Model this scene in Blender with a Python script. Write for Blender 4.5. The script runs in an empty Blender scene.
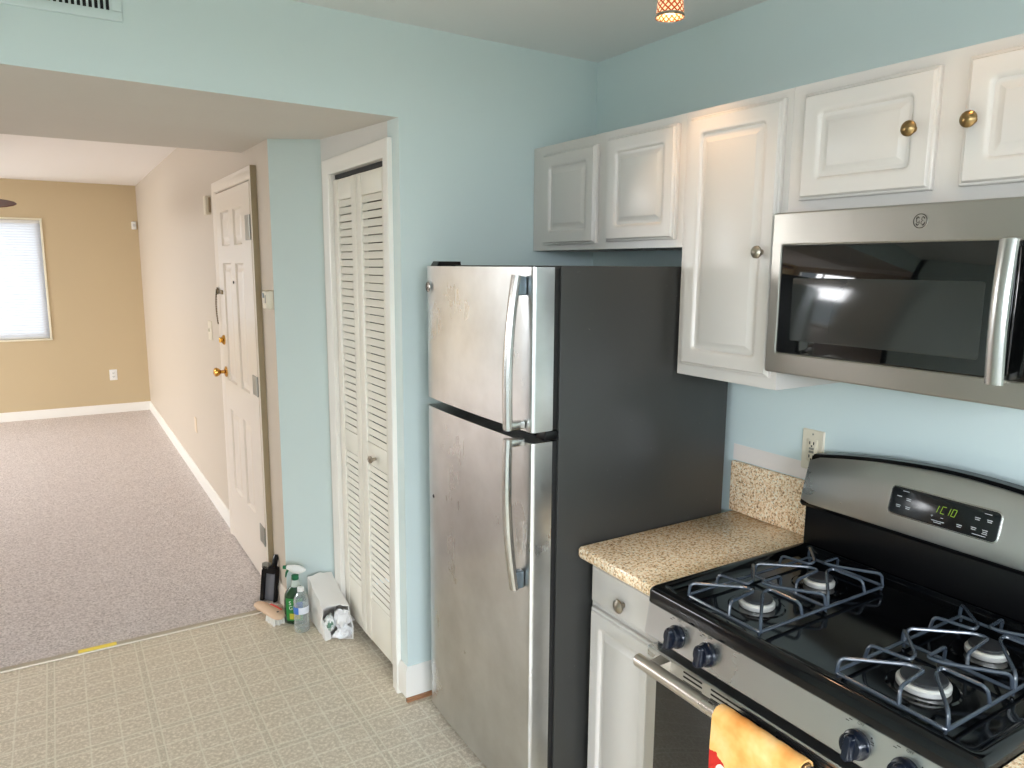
import bpy, bmesh, math, random
from mathutils import Vector, Matrix
random.seed(7)
SC = bpy.context.scene
COL = SC.collection
PI = math.pi

# ------------------------------------------------------------------ camera
cam_d = bpy.data.cameras.new('camera'); cam = bpy.data.objects.new('camera', cam_d); COL.objects.link(cam)
CF = Vector((0.51842223, 0.84039322, -0.15804313)); CR = Vector((0.85162093, -0.5241173, 0.00654628)); CU = Vector((0.07733169, 0.13798657, 0.98741051))
CP = Vector((-1.88157, -2.42811, 1.65145))
m = Matrix.Identity(4)
for i in range(3):
    m[i][0], m[i][1], m[i][2], m[i][3] = CR[i], CU[i], -CF[i], CP[i]
cam.matrix_world = m
cam_d.sensor_width = 36.0; cam_d.lens = 36.0 * 739.717 / 1024.0; cam_d.clip_start = 0.02; cam_d.clip_end = 100
SC.camera = cam

# ------------------------------------------------------------------ world, daylight, exposure
world = bpy.data.worlds.new('world'); SC.world = world; world.use_nodes = True
bg = world.node_tree.nodes['Background']; bg.inputs[0].default_value = (0.80, 0.92, 1.0, 1); bg.inputs[1].default_value = 1.2
SC.view_settings.view_transform = 'Standard'; SC.view_settings.look = 'None'
SC.view_settings.gamma = 1.0; SC.view_settings.use_curve_mapping = False
SC.view_settings.exposure = 0.36
try:
    SC.cycles.use_denoising = True
    SC.cycles.max_bounces = 8; SC.cycles.diffuse_bounces = 5; SC.cycles.glossy_bounces = 4
    SC.cycles.sample_clamp_indirect = 6.0; SC.cycles.caustics_reflective = False; SC.cycles.caustics_refractive = False
except Exception:
    pass

def area(name, loc, rot, sx, sy, power, col):
    d = bpy.data.lights.new(name, 'AREA'); d.shape = 'RECTANGLE'; d.size = sx; d.size_y = sy; d.energy = power; d.color = col
    o = bpy.data.objects.new(name, d); o.location = loc; o.rotation_euler = rot; COL.objects.link(o); return o
# daylight outside the glazed openings; the side one is an added fill
# stretches of bright sky beyond the patio door and the living room window
area('daylight_patio', (-2.10, -6.6, 3.20), (PI/2, 0, 0), 5.0, 2.6, 1400, (0.87, 0.94, 1.06))         # looks +Y
area('daylight_living', (-8.5, 5.0, 3.3), (PI/2, 0, -PI/2), 7.0, 3.6, 1300, (0.97, 0.98, 1.0))      # looks +X
area('side_fill', (-5.3, -3.2, 2.7), (PI/2, 0, -PI/2), 4.0, 2.8, 430, (0.87, 0.95, 1.04))       # looks +X, fill added to lift counter and backsplash
area('daylight_far', (-2.5, 7.25, 1.5), (PI/2, 0, PI), 1.3, 1.4, 7, (0.95, 0.97, 1.0))            # looks -Y

# ------------------------------------------------------------------ helpers
def lin(c):
    c = c / 255.0
    return c / 12.92 if c <= 0.04045 else ((c + 0.055) / 1.055) ** 2.4
def rgb(r, g, b): return (lin(r), lin(g), lin(b), 1)

MATS = {}
def mat(name, col, rough=0.5, metal=0.0, **kw):
    if name in MATS: return MATS[name]
    M = bpy.data.materials.new(name); M.use_nodes = True
    b = M.node_tree.nodes['Principled BSDF']
    b.inputs['Base Color'].default_value = col; b.inputs['Roughness'].default_value = rough; b.inputs['Metallic'].default_value = metal
    for k, v in kw.items():
        if k == 'emit': b.inputs['Emission Color'].default_value = v[0]; b.inputs['Emission Strength'].default_value = v[1]
        elif k == 'trans': b.inputs['Transmission Weight'].default_value = v
        elif k == 'spec': b.inputs['Specular IOR Level'].default_value = v
        elif k == 'ior': b.inputs['IOR'].default_value = v
        elif k == 'alpha': b.inputs['Alpha'].default_value = v
        elif k == 'coat': b.inputs['Coat Weight'].default_value = v; b.inputs['Coat Roughness'].default_value = 0.08
        elif k == 'aniso': b.inputs['Anisotropic'].default_value = v
    MATS[name] = M
    return M
def nodes(M): return M.node_tree.nodes, M.node_tree.links, M.node_tree.nodes['Principled BSDF']
def N(ns, t, **kw):
    n = ns.new(t)
    for k, v in kw.items(): setattr(n, k, v)
    return n
def coords(ns, lk, scale=(1, 1, 1)):
    tc = N(ns, 'ShaderNodeTexCoord'); mp = N(ns, 'ShaderNodeMapping'); mp.inputs['Scale'].default_value = scale
    lk.new(tc.outputs['Object'], mp.inputs['Vector']); return mp.outputs['Vector']
def noise(ns, lk, vec, scale, detail=4, rough=0.55):
    n = N(ns, 'ShaderNodeTexNoise'); n.inputs['Scale'].default_value = scale; n.inputs['Detail'].default_value = detail; n.inputs['Roughness'].default_value = rough
    lk.new(vec, n.inputs['Vector']); return n.outputs['Fac']
def ramp(ns, lk, fac, stops, const=False):
    r = N(ns, 'ShaderNodeValToRGB'); cr = r.color_ramp
    if const: cr.interpolation = 'CONSTANT'
    while len(cr.elements) < len(stops): cr.elements.new(0.5)
    for e, (p, c) in zip(cr.elements, stops): e.position = p; e.color = c
    lk.new(fac, r.inputs['Fac']); return r.outputs['Color']
def bump(ns, lk, b, h, strength, dist=0.002):
    n = N(ns, 'ShaderNodeBump'); n.inputs['Strength'].default_value = strength; n.inputs['Distance'].default_value = dist
    lk.new(h, n.inputs['Height']); lk.new(n.outputs['Normal'], b.inputs['Normal'])
def mth(ns, lk, op, a, b=None):
    n = N(ns, 'ShaderNodeMath', operation=op)
    for i, v in enumerate((a, b)):
        if v is None: continue
        if isinstance(v, (int, float)): n.inputs[i].default_value = v
        else: lk.new(v, n.inputs[i])
    return n.outputs[0]
def mix(ns, lk, fac, a, b):
    n = N(ns, 'ShaderNodeMix', data_type='RGBA')
    if isinstance(fac, (int, float)): n.inputs[0].default_value = fac
    else: lk.new(fac, n.inputs[0])
    for sock, v in ((n.inputs[6], a), (n.inputs[7], b)):
        if isinstance(v, tuple): sock.default_value = v
        else: lk.new(v, sock)
    return n.outputs[2]

class MB:
    """collects shapes in world space; build() links them as ONE mesh object"""
    def __init__(s): s.bm = bmesh.new(); s.mi = 0
    def face(s, pts):
        vs = [s.bm.verts.new(p) for p in pts]
        f = s.bm.faces.new(vs); f.material_index = s.mi; return f
    def box(s, x0, x1, y0, y1, z0, z1, bevel=0.0, seg=2):
        x0, x1 = sorted((x0, x1)); y0, y1 = sorted((y0, y1)); z0, z1 = sorted((z0, z1))
        v = [s.bm.verts.new((x, y, z)) for x in (x0, x1) for y in (y0, y1) for z in (z0, z1)]
        fs = []
        for q in ((0, 1, 3, 2), (4, 6, 7, 5), (0, 4, 5, 1), (2, 3, 7, 6), (0, 2, 6, 4), (1, 5, 7, 3)):
            f = s.bm.faces.new([v[i] for i in q]); f.material_index = s.mi; fs.append(f)
        if bevel > 0:
            es = list({e for f in fs for e in f.edges})
            r = bmesh.ops.bevel(s.bm, geom=es, offset=bevel, segments=seg, affect='EDGES', profile=0.5)
            for f in r['faces']: f.material_index = s.mi
        return s
    def hexa(s, b, t):
        """4 bottom points, 4 top points"""
        vb = [s.bm.verts.new(p) for p in b]; vt = [s.bm.verts.new(p) for p in t]
        for q in [vb[::-1], vt] + [[vb[i], vb[(i+1) % 4], vt[(i+1) % 4], vt[i]] for i in range(4)]:
            s.bm.faces.new(q).material_index = s.mi
        return s
    def loops(s, rings, close=True, cap0=True, cap1=True):
        """bridge rings of equal point count"""
        vr = [[s.bm.verts.new(p) for p in r] for r in rings]
        n = len(vr[0])
        for a, b in zip(vr, vr[1:]):
            for i in range(n if close else n - 1):
                j = (i + 1) % n
                try: s.bm.faces.new((a[i], a[j], b[j], b[i])).material_index = s.mi
                except ValueError: pass
        if cap0: s.bm.faces.new(vr[0][::-1]).material_index = s.mi
        if cap1: s.bm.faces.new(vr[-1]).material_index = s.mi
        return s
    def rects(s, fr, rings, k=4, cap0=True, cap1=True):
        """rings: (u0,u1,v0,v1,r,d) rounded rectangles; fr(u,v,d) -> world"""
        out = []
        for (u0, u1, v0, v1, r, d) in rings:
            pts = []
            r = max(r, 1e-4)
            for (cx, cy, a0) in ((u1-r, v1-r, 0), (u0+r, v1-r, 1), (u0+r, v0+r, 2), (u1-r, v0+r, 3)):
                for j in range(k):
                    a = (a0 + j/(k-1)) * PI/2
                    pts.append(fr(cx + r*math.cos(a), cy + r*math.sin(a), d))
            out.append(pts)
        return s.loops(out, True, cap0, cap1)
    def lathe(s, prof, c, axis=(0, 0, 1), seg=20, cap0=True, cap1=True):
        ax = Vector(axis).normalized(); t = Vector((1, 0, 0)) if abs(ax.x) < 0.9 else Vector((0, 1, 0))
        u = ax.cross(t).normalized(); v = ax.cross(u)
        c = Vector(c)
        rings = [[c + ax*h + (u*math.cos(2*PI*i/seg) + v*math.sin(2*PI*i/seg))*max(r, 1e-4) for i in range(seg)] for r, h in prof]
        return s.loops(rings, True, cap0, cap1)
    def tube(s, path, r, seg=8, rx=None, up=None, closed=False):
        P = [Vector(p) for p in path]; n = len(P); rings = []
        prev = None
        for i in range(n):
            if closed: t = (P[(i+1) % n] - P[i-1]).normalized()
            elif i == 0: t = (P[1] - P[0]).normalized()
            elif i == n-1: t = (P[-1] - P[-2]).normalized()
            else: t = ((P[i+1]-P[i]).normalized() + (P[i]-P[i-1]).normalized()).normalized()
            if up is not None: a = Vector(up)
            elif prev is not None: a = prev
            else: a = Vector((0, 0, 1)) if abs(t.z) < 0.9 else Vector((1, 0, 0))
            a = (a - t*a.dot(t)).normalized(); prev = a
            b = t.cross(a)
            rr = r[i] if isinstance(r, (list, tuple)) else r
            r2 = (rx if rx is not None else rr)
            rings.append([P[i] + a*rr*math.cos(2*PI*j/seg) + b*r2*math.sin(2*PI*j/seg) for j in range(seg)])
        if closed: rings.append(rings[0])
        return s.loops(rings, True, not closed, not closed)
    def mesh(s, me, fr):
        vs = [s.bm.verts.new(fr(*v.co)) for v in me.vertices]
        for p in me.polygons:
            try: s.bm.faces.new([vs[i] for i in p.vertices]).material_index = s.mi
            except ValueError: pass
        return s
    def build(s, name, mats, parent=None, loc=None, sharp=32, recalc=True):
        bm = s.bm
        bmesh.ops.remove_doubles(bm, verts=bm.verts, dist=1e-6)
        if recalc: bmesh.ops.recalc_face_normals(bm, faces=bm.faces)
        for f in bm.faces: f.smooth = True
        lim = math.radians(sharp)
        for e in bm.edges:
            if len(e.link_faces) != 2 or e.link_faces[0].normal.angle(e.link_faces[1].normal, 0) > lim: e.smooth = False
        base = Vector(loc) if loc is not None else Vector((0, 0, 0))
        if parent is not None: base = wloc(parent)
        elif loc is None:
            xs = [v.co.x for v in bm.verts]; ys = [v.co.y for v in bm.verts]; zs = [v.co.z for v in bm.verts]
            base = Vector(((min(xs)+max(xs))/2, (min(ys)+max(ys))/2, min(zs)))
        for v in bm.verts: v.co -= base
        me = bpy.data.meshes.new(name); bm.to_mesh(me); bm.free()
        for q in (mats if isinstance(mats, (list, tuple)) else [mats]): me.materials.append(q)
        o = bpy.data.objects.new(name, me); COL.objects.link(o)
        if parent is not None: o.parent = parent
        else: o.location = base
        return o
def wloc(o):
    p = Vector(o.location)
    while o.parent: o = o.parent; p = p + Vector(o.location)
    return p
def tag(o, label=None, cat=None, group=None, kind=None):
    if label: o['label'] = label
    if cat: o['category'] = cat
    if group: o['group'] = group
    if kind: o['kind'] = kind
    return o
def thing(name, loc, label, cat, group=None, kind=None):
    o = bpy.data.objects.new(name, None); o.empty_display_size = 0.05; o.location = loc; COL.objects.link(o)
    return tag(o, label, cat, group, kind)
def frame(o, U, V, Nn):
    o, U, V, Nn = Vector(o), Vector(U), Vector(V), Vector(Nn)
    return lambda u, v, d: o + U*u + V*v + Nn*d
def face_x(X): return lambda u, v, d: Vector((X - d, u, v))      # surface looking -X; u = Y, v = Z
def face_y(Y): return lambda u, v, d: Vector((u, Y - d, v))      # surface looking -Y; u = X, v = Z
def text_mesh(txt, size, shear=0.0):
    c = bpy.data.curves.new('lettering', 'FONT'); c.body = txt; c.size = size; c.align_x = 'CENTER'; c.align_y = 'CENTER'; c.extrude = 0.0002; c.shear = shear; c.resolution_u = 3
    o = bpy.data.objects.new('lettering', c); COL.objects.link(o)
    dg = bpy.context.evaluated_depsgraph_get(); dg.update()
    me = bpy.data.meshes.new_from_object(o.evaluated_get(dg)); bpy.data.objects.remove(o); return me
def struct(o, label, cat): return tag(o, label, cat, kind='structure')

# ------------------------------------------------------------------ materials
def wall_mat(name, col, rough=0.6, b=0.08):
    M = mat(name, col, rough); ns, lk, bs = nodes(M)
    v = coords(ns, lk); bump(ns, lk, bs, noise(ns, lk, v, 180, 3), b, 0.001); return M
TEAL = wall_mat('pale_teal_paint', rgb(209, 223, 221), 0.42)
BEIGE = wall_mat('beige_wall_paint', rgb(204, 191, 174), 0.5)
TAN = wall_mat('tan_wall_paint', rgb(202, 182, 146), 0.55)
CEIL = wall_mat('flat_ceiling_paint', rgb(222, 224, 222), 0.8)
CEILW = wall_mat('white_ceiling_paint', rgb(246, 243, 240), 0.8)
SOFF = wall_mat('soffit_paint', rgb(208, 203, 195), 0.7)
JAMB = wall_mat('off_white_jamb_paint', rgb(216, 213, 206), 0.5)
TRIM = mat('white_trim_paint', rgb(238, 234, 226), 0.3)
DOORW = mat('cream_door_paint', rgb(233, 222, 208), 0.28)
LOUV = mat('ivory_louver_paint', rgb(236, 231, 218), 0.4)
CABW = mat('white_cabinet_finish', rgb(208, 202, 195), 0.32)
WOOD = mat('bare_wood_strip', rgb(150, 105, 70), 0.6)
ns, lk, bs = nodes(WOOD); v = coords(ns, lk, (6, 60, 60)); lk.new(ramp(ns, lk, noise(ns, lk, v, 3), [(0.3, rgb(120, 78, 50)), (0.7, rgb(176, 128, 90))]), bs.inputs['Base Color'])

def steel(name, col, rough, vert=True, streak=0.03):
    M = mat(name, col, rough, 1.0); ns, lk, bs = nodes(M)
    v = coords(ns, lk, (90, 90, 3) if vert else (90, 3, 90))
    n1 = noise(ns, lk, v, 1.0, 2)
    v2 = coords(ns, lk); n2 = noise(ns, lk, v2, 5.0, 4)
    r = mth(ns, lk, 'ADD', mth(ns, lk, 'MULTIPLY', n1, streak), mth(ns, lk, 'MULTIPLY', n2, 0.16))
    lk.new(mth(ns, lk, 'ADD', r, rough - 0.1), bs.inputs['Roughness'])
    return M
STEEL_F = steel('brushed_fridge_steel', rgb(206, 196, 186), 0.30)
ns, lk, bs = nodes(STEEL_F)
vv = coords(ns, lk); sm = noise(ns, lk, vv, 3.2, 5, 0.6)
lk.new(ramp(ns, lk, sm, [(0.35, rgb(186, 186, 184)), (0.65, rgb(206, 207, 206))]), bs.inputs['Base Color'])
STEEL_R = steel('brushed_range_steel', rgb(196, 197, 195), 0.30, False)
STEEL_M = steel('brushed_microwave_steel', rgb(172, 168, 160), 0.32, False)
CHROME = mat('satin_handle_steel', rgb(188, 187, 183), 0.26, 1.0)
DARKST = mat('dark_fridge_panel', rgb(62, 62, 60), 0.38, 0.0, spec=0.5)
ns, lk, bs = nodes(DARKST); v = coords(ns, lk); bump(ns, lk, bs, noise(ns, lk, v, 260, 2), 0.10, 0.0006)
scf = mth(ns, lk, 'MULTIPLY', mth(ns, lk, 'GREATER_THAN', noise(ns, lk, coords(ns, lk, (1, 1, 1)), 70, 5, 0.7), 0.70), 0.5)
lk.new(mix(ns, lk, scf, rgb(50, 50, 48), rgb(112, 110, 104)), bs.inputs['Base Color'])
BLACK = mat('black_enamel', rgb(5, 6, 8), 0.10, spec=0.4)
BLKP = mat('black_plastic', rgb(10, 10, 11), 0.28, spec=0.3)
GASK = mat('black_rubber_gasket', rgb(14, 13, 13), 0.6)
BGLASS = mat('black_door_glass', rgb(8, 9, 9), 0.04, spec=0.7)
WINGL = mat('mesh_window_glass', rgb(40, 42, 40), 0.10, spec=0.7)
IRON = mat('grate_enamel', rgb(58, 66, 76), 0.22, spec=0.8)
KNOBB = mat('range_knob_plastic', rgb(14, 20, 32), 0.2, spec=0.4)
ALU = mat('burner_aluminium', rgb(222, 220, 214), 0.38, 0.55)
CAPB = mat('burner_cap_enamel', rgb(38, 39, 42), 0.35)
BRASS = mat('antique_brass', rgb(150, 124, 84), 0.28, 1.0)
PBRASS = mat('polished_brass', rgb(200, 150, 70), 0.18, 1.0)
NICK = mat('pewter_knob', rgb(170, 160, 146), 0.3, 1.0)
GREYM = mat('grey_painted_plate', rgb(150, 148, 138), 0.4, 0.5)
ALMOND = mat('almond_plastic', rgb(222, 212, 190), 0.35)
WPLAS = mat('white_plastic', rgb(238, 238, 234), 0.35)
DARK = mat('dark_slot', rgb(14, 14, 14), 0.7)
FANW = mat('dark_fan_blade_wood', rgb(100, 56, 50), 0.4)

GRAN = mat('speckled_granite', rgb(200, 175, 145), 0.16, spec=0.5)
ns, lk, bs = nodes(GRAN); v = coords(ns, lk)
n1 = noise(ns, lk, v, 150, 5, 0.6)
c1 = ramp(ns, lk, n1, [(0.30, rgb(112, 84, 66)), (0.39, rgb(200, 158, 118)), (0.46, rgb(244, 208, 164)), (0.56, rgb(254, 234, 202)), (0.70, rgb(255, 248, 232))])
vo = N(ns, 'ShaderNodeTexVoronoi'); vo.inputs['Scale'].default_value = 130; lk.new(v, vo.inputs['Vector'])
n3 = noise(ns, lk, v, 190, 3, 0.6)
dk = mth(ns, lk, 'LESS_THAN', n3, 0.37)
lk.new(mix(ns, lk, mth(ns, lk, 'MULTIPLY', dk, 0.85), c1, rgb(62, 48, 42)), bs.inputs['Base Color'])

VINYL = mat('vinyl_tile_floor', rgb(180, 168, 140), 0.33, spec=0.45)
ns, lk, bs = nodes(VINYL)
gm = N(ns, 'ShaderNodeNewGeometry'); sp = N(ns, 'ShaderNodeSeparateXYZ'); lk.new(gm.outputs['Position'], sp.inputs[0])
def gridlines(axis, off, hw):
    f = mth(ns, lk, 'FRACT', mth(ns, lk, 'DIVIDE', mth(ns, lk, 'ADD', axis, off + 32.5), 0.325))
    tot = None
    for p in (0.0, 0.077, 0.40, 0.70, 1.0):
        l = mth(ns, lk, 'LESS_THAN', mth(ns, lk, 'ABSOLUTE', mth(ns, lk, 'SUBTRACT', f, p)), hw)
        tot = l if tot is None else mth(ns, lk, 'MAXIMUM', tot, l)
    strip = mth(ns, lk, 'LESS_THAN', f, 0.077)
    return tot, strip
lx, sx_ = gridlines(sp.outputs['X'], 1.698, 0.0085); ly, sy_ = gridlines(sp.outputs['Y'], 0.363, 0.0125)
lines = mth(ns, lk, 'MAXIMUM', lx, ly); strips = mth(ns, lk, 'MAXIMUM', sx_, sy_)
nA = noise(ns, lk, gm.outputs['Position'], 78, 6, 0.8); nB = noise(ns, lk, gm.outputs['Position'], 7, 3)
base = ramp(ns, lk, nA, [(0.34, rgb(190, 175, 151)), (0.49, rgb(208, 194, 171)), (0.62, rgb(242, 231, 212))])
nC = noise(ns, lk, gm.outputs['Position'], 150, 2)
base = mix(ns, lk, mth(ns, lk, 'MULTIPLY', strips, mth(ns, lk, 'GREATER_THAN', nC, 0.52)), base, rgb(196, 184, 160))
colr = mix(ns, lk, mth(ns, lk, 'MULTIPLY', lines, 0.55), base, rgb(236, 229, 210))
lk.new(colr, bs.inputs['Base Color'])
bump(ns, lk, bs, mth(ns, lk, 'SUBTRACT', nA, mth(ns, lk, 'MULTIPLY', lines, 0.5)), 0.12, 0.002)

CARP = mat('taupe_carpet_pile', rgb(176, 152, 138), 0.95, spec=0.1)
ns, lk, bs = nodes(CARP)
gm = N(ns, 'ShaderNodeNewGeometry')
nA = noise(ns, lk, gm.outputs['Position'], 120, 4, 0.75); nB = noise(ns, lk, gm.outputs['Position'], 2.2, 3)
c1 = ramp(ns, lk, nA, [(0.32, rgb(150, 138, 132)), (0.50, rgb(220, 209, 203)), (0.68, rgb(252, 246, 242))])
lk.new(mix(ns, lk, mth(ns, lk, 'MULTIPLY', nB, 0.25), c1, rgb(204, 190, 182)), bs.inputs['Base Color'])
bump(ns, lk, bs, nA, 0.9, 0.008)

PANE = bpy.data.materials.new('window_pane'); PANE.use_nodes = True
ns = PANE.node_tree.nodes; lk = PANE.node_tree.links
ns.remove(ns['Principled BSDF'])
tr = N(ns, 'ShaderNodeBsdfTransparent'); gl = N(ns, 'ShaderNodeBsdfGlossy'); gl.inputs['Roughness'].default_value = 0.02
mx = N(ns, 'ShaderNodeMixShader'); mx.inputs[0].default_value = 0.06
lk.new(tr.outputs[0], mx.inputs[1]); lk.new(gl.outputs[0], mx.inputs[2]); lk.new(mx.outputs[0], ns['Material Output'].inputs['Surface'])

BLIND = bpy.data.materials.new('translucent_blind'); BLIND.use_nodes = True
ns = BLIND.node_tree.nodes; lk = BLIND.node_tree.links
bs = ns['Principled BSDF']; bs.inputs['Base Color'].default_value = rgb(240, 240, 242); bs.inputs['Roughness'].default_value = 0.5
tl = N(ns, 'ShaderNodeBsdfTranslucent'); tl.inputs['Color'].default_value = (0.9, 0.92, 0.95, 1)
mx = N(ns, 'ShaderNodeMixShader'); mx.inputs[0].default_value = 0.5
lk.new(bs.outputs[0], mx.inputs[1]); lk.new(tl.outputs[0], mx.inputs[2]); lk.new(mx.outputs[0], ns['Material Output'].inputs['Surface'])

# ------------------------------------------------------------------ room shell
JX = -0.842          # closet wall plane
HX = -1.034          # hall wall plane
LY = 6.79            # living room far wall
TY = 1.045           # carpet meets vinyl
def zc(x): return 2.437 - 0.0125 * x
b = MB(); b.box(-3.15, 0.0, -4.3, TY, -0.10, 0.0); struct(b.build('floor', VINYL), 'vinyl kitchen floor in small beige square tiles', 'floor')
b = MB(); b.box(-5.7, HX + 0.02, TY, LY, -0.10, 0.004); b.box(-5.7, -3.15, 0.0, TY, -0.10, 0.004)
struct(b.build('floor_living', CARP), 'taupe cut-pile carpet of the living room', 'carpet')
b = MB(); b.box(0.0, 0.12, -4.3, 0.12, -0.1, 2.62); struct(b.build('wall_right', TEAL), 'pale teal wall behind the cabinets and range', 'wall')
b = MB(); b.box(JX, 0.0, 0.0, 0.10, 0.0, 2.60); struct(b.build('wall_end', TEAL), 'pale teal wall end beside the refrigerator', 'wall')
# closet wall with its opening
b = MB()
CY0, CY1, CZ = 0.125, 0.735, 2.032
b.box(JX, JX + 0.09, 0.10, CY0, 0.0, 2.30); b.box(JX, JX + 0.09, CY1, 0.86, 0.0, 2.30); b.box(JX, JX + 0.09, CY0, CY1, CZ, 2.30)
struct(b.build('wall_closet', JAMB), 'short wall holding the louvered closet door', 'wall')
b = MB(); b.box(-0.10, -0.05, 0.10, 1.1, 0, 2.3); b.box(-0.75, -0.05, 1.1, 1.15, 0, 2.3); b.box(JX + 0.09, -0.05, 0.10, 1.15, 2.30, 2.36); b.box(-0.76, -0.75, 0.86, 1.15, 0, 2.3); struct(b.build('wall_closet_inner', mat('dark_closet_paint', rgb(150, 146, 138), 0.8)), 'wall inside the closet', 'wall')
# jog panel between hall and closet
b = MB(); b.hexa([(HX, 1.0, 0), (JX, 0.86, 0), (JX + 0.09, 0.86, 0), (JX + 0.09, 1.10, 0)], [(HX, 1.0, 2.3), (JX, 0.86, 2.3), (JX + 0.09, 0.86, 2.3), (JX + 0.09, 1.10, 2.3)])
struct(b.build('wall_jog', TEAL), 'narrow pale teal wall between hall and closet', 'wall')
# hall wall with the entry door opening
b = MB()
DY0, DY1, DZ = 1.293, 2.155, 2.048
b.box(HX, HX + 0.12, 1.0, DY0, 0, 2.6); b.box(HX, HX + 0.12, DY1, LY, 0, 2.6); b.box(HX, HX + 0.12, DY0, DY1, DZ, 2.6)
struct(b.build('wall_hall', BEIGE), 'long beige wall holding the entry door', 'wall')
# far wall with window opening
WX0, WX1, WZ0, WZ1 = -3.1, -1.947, 0.860, 2.082
b = MB(); b.box(-5.7, WX0, LY, LY + 0.14, -0.1, 2.7); b.box(WX1, HX + 0.12, LY, LY + 0.14, -0.1, 2.7)
b.box(WX0, WX1, LY, LY + 0.14, -0.1, WZ0); b.box(WX0, WX1, LY, LY + 0.14, WZ1, 2.7)
struct(b.build('wall_far', TAN), 'tan wall at the far end of the living room', 'wall')
# living room left wall with two openings
b = MB(); X0, X1 = -5.82, -5.7
for y0, y1 in ((0.0, 3.2), (6.4, LY)): b.box(X0, X1, y0, y1, -0.1, 2.7)
for y0, y1 in ((3.2, 6.4),): b.box(X0, X1, y0, y1, 2.25, 2.7); b.box(X0, X1, y0, y1, -0.1, 0.15)
struct(b.build('wall_left', BEIGE), 'beige living room wall with a large window', 'wall')
b = MB(); b.box(-5.82, -3.15, -0.1, 0.0, -0.1, 2.7); struct(b.build('wall_near', BEIGE), 'beige living room wall beside the kitchen', 'wall')
b = MB(); b.box(-3.27, -3.15, -2.3, 0.0, -0.1, 2.62); b.box(-3.27, -3.15, -4.3, -3.9, -0.1, 2.62); b.box(-3.27, -3.15, -3.9, -2.3, 2.1, 2.62); b.box(-3.27, -3.15, -3.9, -2.3, -0.1, 0.25); struct(b.build('wall_kitchen', TEAL), 'pale teal kitchen wall opposite the range', 'wall')
b = MB(); b.box(-3.15, -2.95, -4.42, -4.3, -0.1, 2.62); b.box(-1.25, 0.12, -4.42, -4.3, -0.1, 2.62); b.box(-2.95, -1.25, -4.42, -4.3, 2.1, 2.62)
struct(b.build('wall_back', TEAL), 'pale teal kitchen wall with glass patio door', 'wall')
# ceilings
b = MB(); b.hexa([(-3.15, -4.3, zc(-3.15)), (0, -4.3, zc(0)), (0, 0, zc(0)), (-3.15, 0, zc(-3.15))], [(-3.15, -4.3, 2.64), (0, -4.3, 2.64), (0, 0, 2.64), (-3.15, 0, 2.64)])
struct(b.build('ceiling', CEIL), 'flat off-white kitchen ceiling', 'ceiling')
# header: teal face, plain underside, sloping a little as built
b = MB()
zl, zr = 2.180, 2.144
b.hexa([(-3.15, 0, zl), (JX, 0, zr), (JX, 0.10, zr + 0.004), (-3.15, 0.10, zl)], [(-3.15, 0, 2.62), (JX, 0, 2.62), (JX, 0.10, 2.62), (-3.15, 0.10, 2.62)])
o = struct(b.build('wall_header', [TEAL, SOFF]), 'pale teal header over the opening to the living room', 'wall')
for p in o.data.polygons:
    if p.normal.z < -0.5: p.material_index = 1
b = MB()
b.hexa([(-3.15, 0.10, zl), (JX, 0.10, zr + 0.004), (JX, 0.86, 2.188), (-3.15, 0.86, 2.18)], [(-3.15, 0.10, 2.62), (JX, 0.10, 2.62), (JX, 0.86, 2.62), (-3.15, 0.86, 2.62)])
b.hexa([(-3.15, 0.86, 2.18), (JX, 0.86, 2.188), (HX, 1.0, 2.192), (-3.15, 1.0, 2.18)], [(-3.15, 0.86, 2.62), (JX, 0.86, 2.62), (HX, 1.0, 2.62), (-3.15, 1.0, 2.62)])
b.hexa([(-3.15, 1.0, 2.18), (HX, 1.0, 2.192), (HX, 1.53, 2.197), (-3.15, 1.47, 2.184)], [(-3.15, 1.0, 2.62), (HX, 1.0, 2.62), (HX, 1.53, 2.62), (-3.15, 1.47, 2.62)])
struct(b.build('ceiling_soffit', SOFF), 'low plain soffit over the hall opening', 'ceiling')
b = MB(); b.box(-5.7, HX, 1.50, LY, 2.483, 2.6); b.box(-5.7, -3.15, 0.0, 1.50, 2.483, 2.6); struct(b.build('ceiling_living', CEILW), 'white living room ceiling', 'ceiling')

# trim ---------------------------------------------------------------
def baseprof(h, t): return [(0, 0), (t, 0), (t, h*0.78), (t*0.75, h*0.84), (t*0.75, h*0.9), (t*0.3, h), (0, h)]
def base_run(b, p0, p1, nrm, h=0.095, t=0.014, z=0.0):
    p0, p1, n = Vector(p0 + (0,)), Vector(p1 + (0,)), Vector(nrm + (0,))
    pr = baseprof(h, t)
    b.loops([[q + n*a + Vector((0, 0, z + c)) for a, c in pr] for q in (p0, p1)], True)
b = MB(); base_run(b, (HX, 2.215), (HX, LY), (-1, 0), 0.10); struct(b.build('baseboard_hall', TRIM), 'white baseboard along the beige hall wall', 'baseboard')
b = MB(); base_run(b, (HX, 1.0), (HX, 1.234), (-1, 0), 0.10); struct(b.build('baseboard_corner', DOORW), 'short baseboard right of the entry door', 'baseboard')
b = MB(); base_run(b, (-5.7, LY), (HX, LY), (0, -1), 0.10); struct(b.build('baseboard_far', TRIM), 'white baseboard under the far tan wall', 'baseboard')
b = MB()
pr = baseprof(0.118, 0.014)
pts = [((JX, 0.061), (-1, 0)), ((JX, 0.0), (-1, -1)), ((-0.10, 0.0), (0, -1))]
b.loops([[Vector((q[0] + n[0]*a, q[1] + n[1]*a, 0.022 + c)) for a, c in pr] for q, n in pts], True)
struct(b.build('baseboard_end', TRIM), 'white baseboard wrapping the wall end by the refrigerator', 'baseboard')
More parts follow.
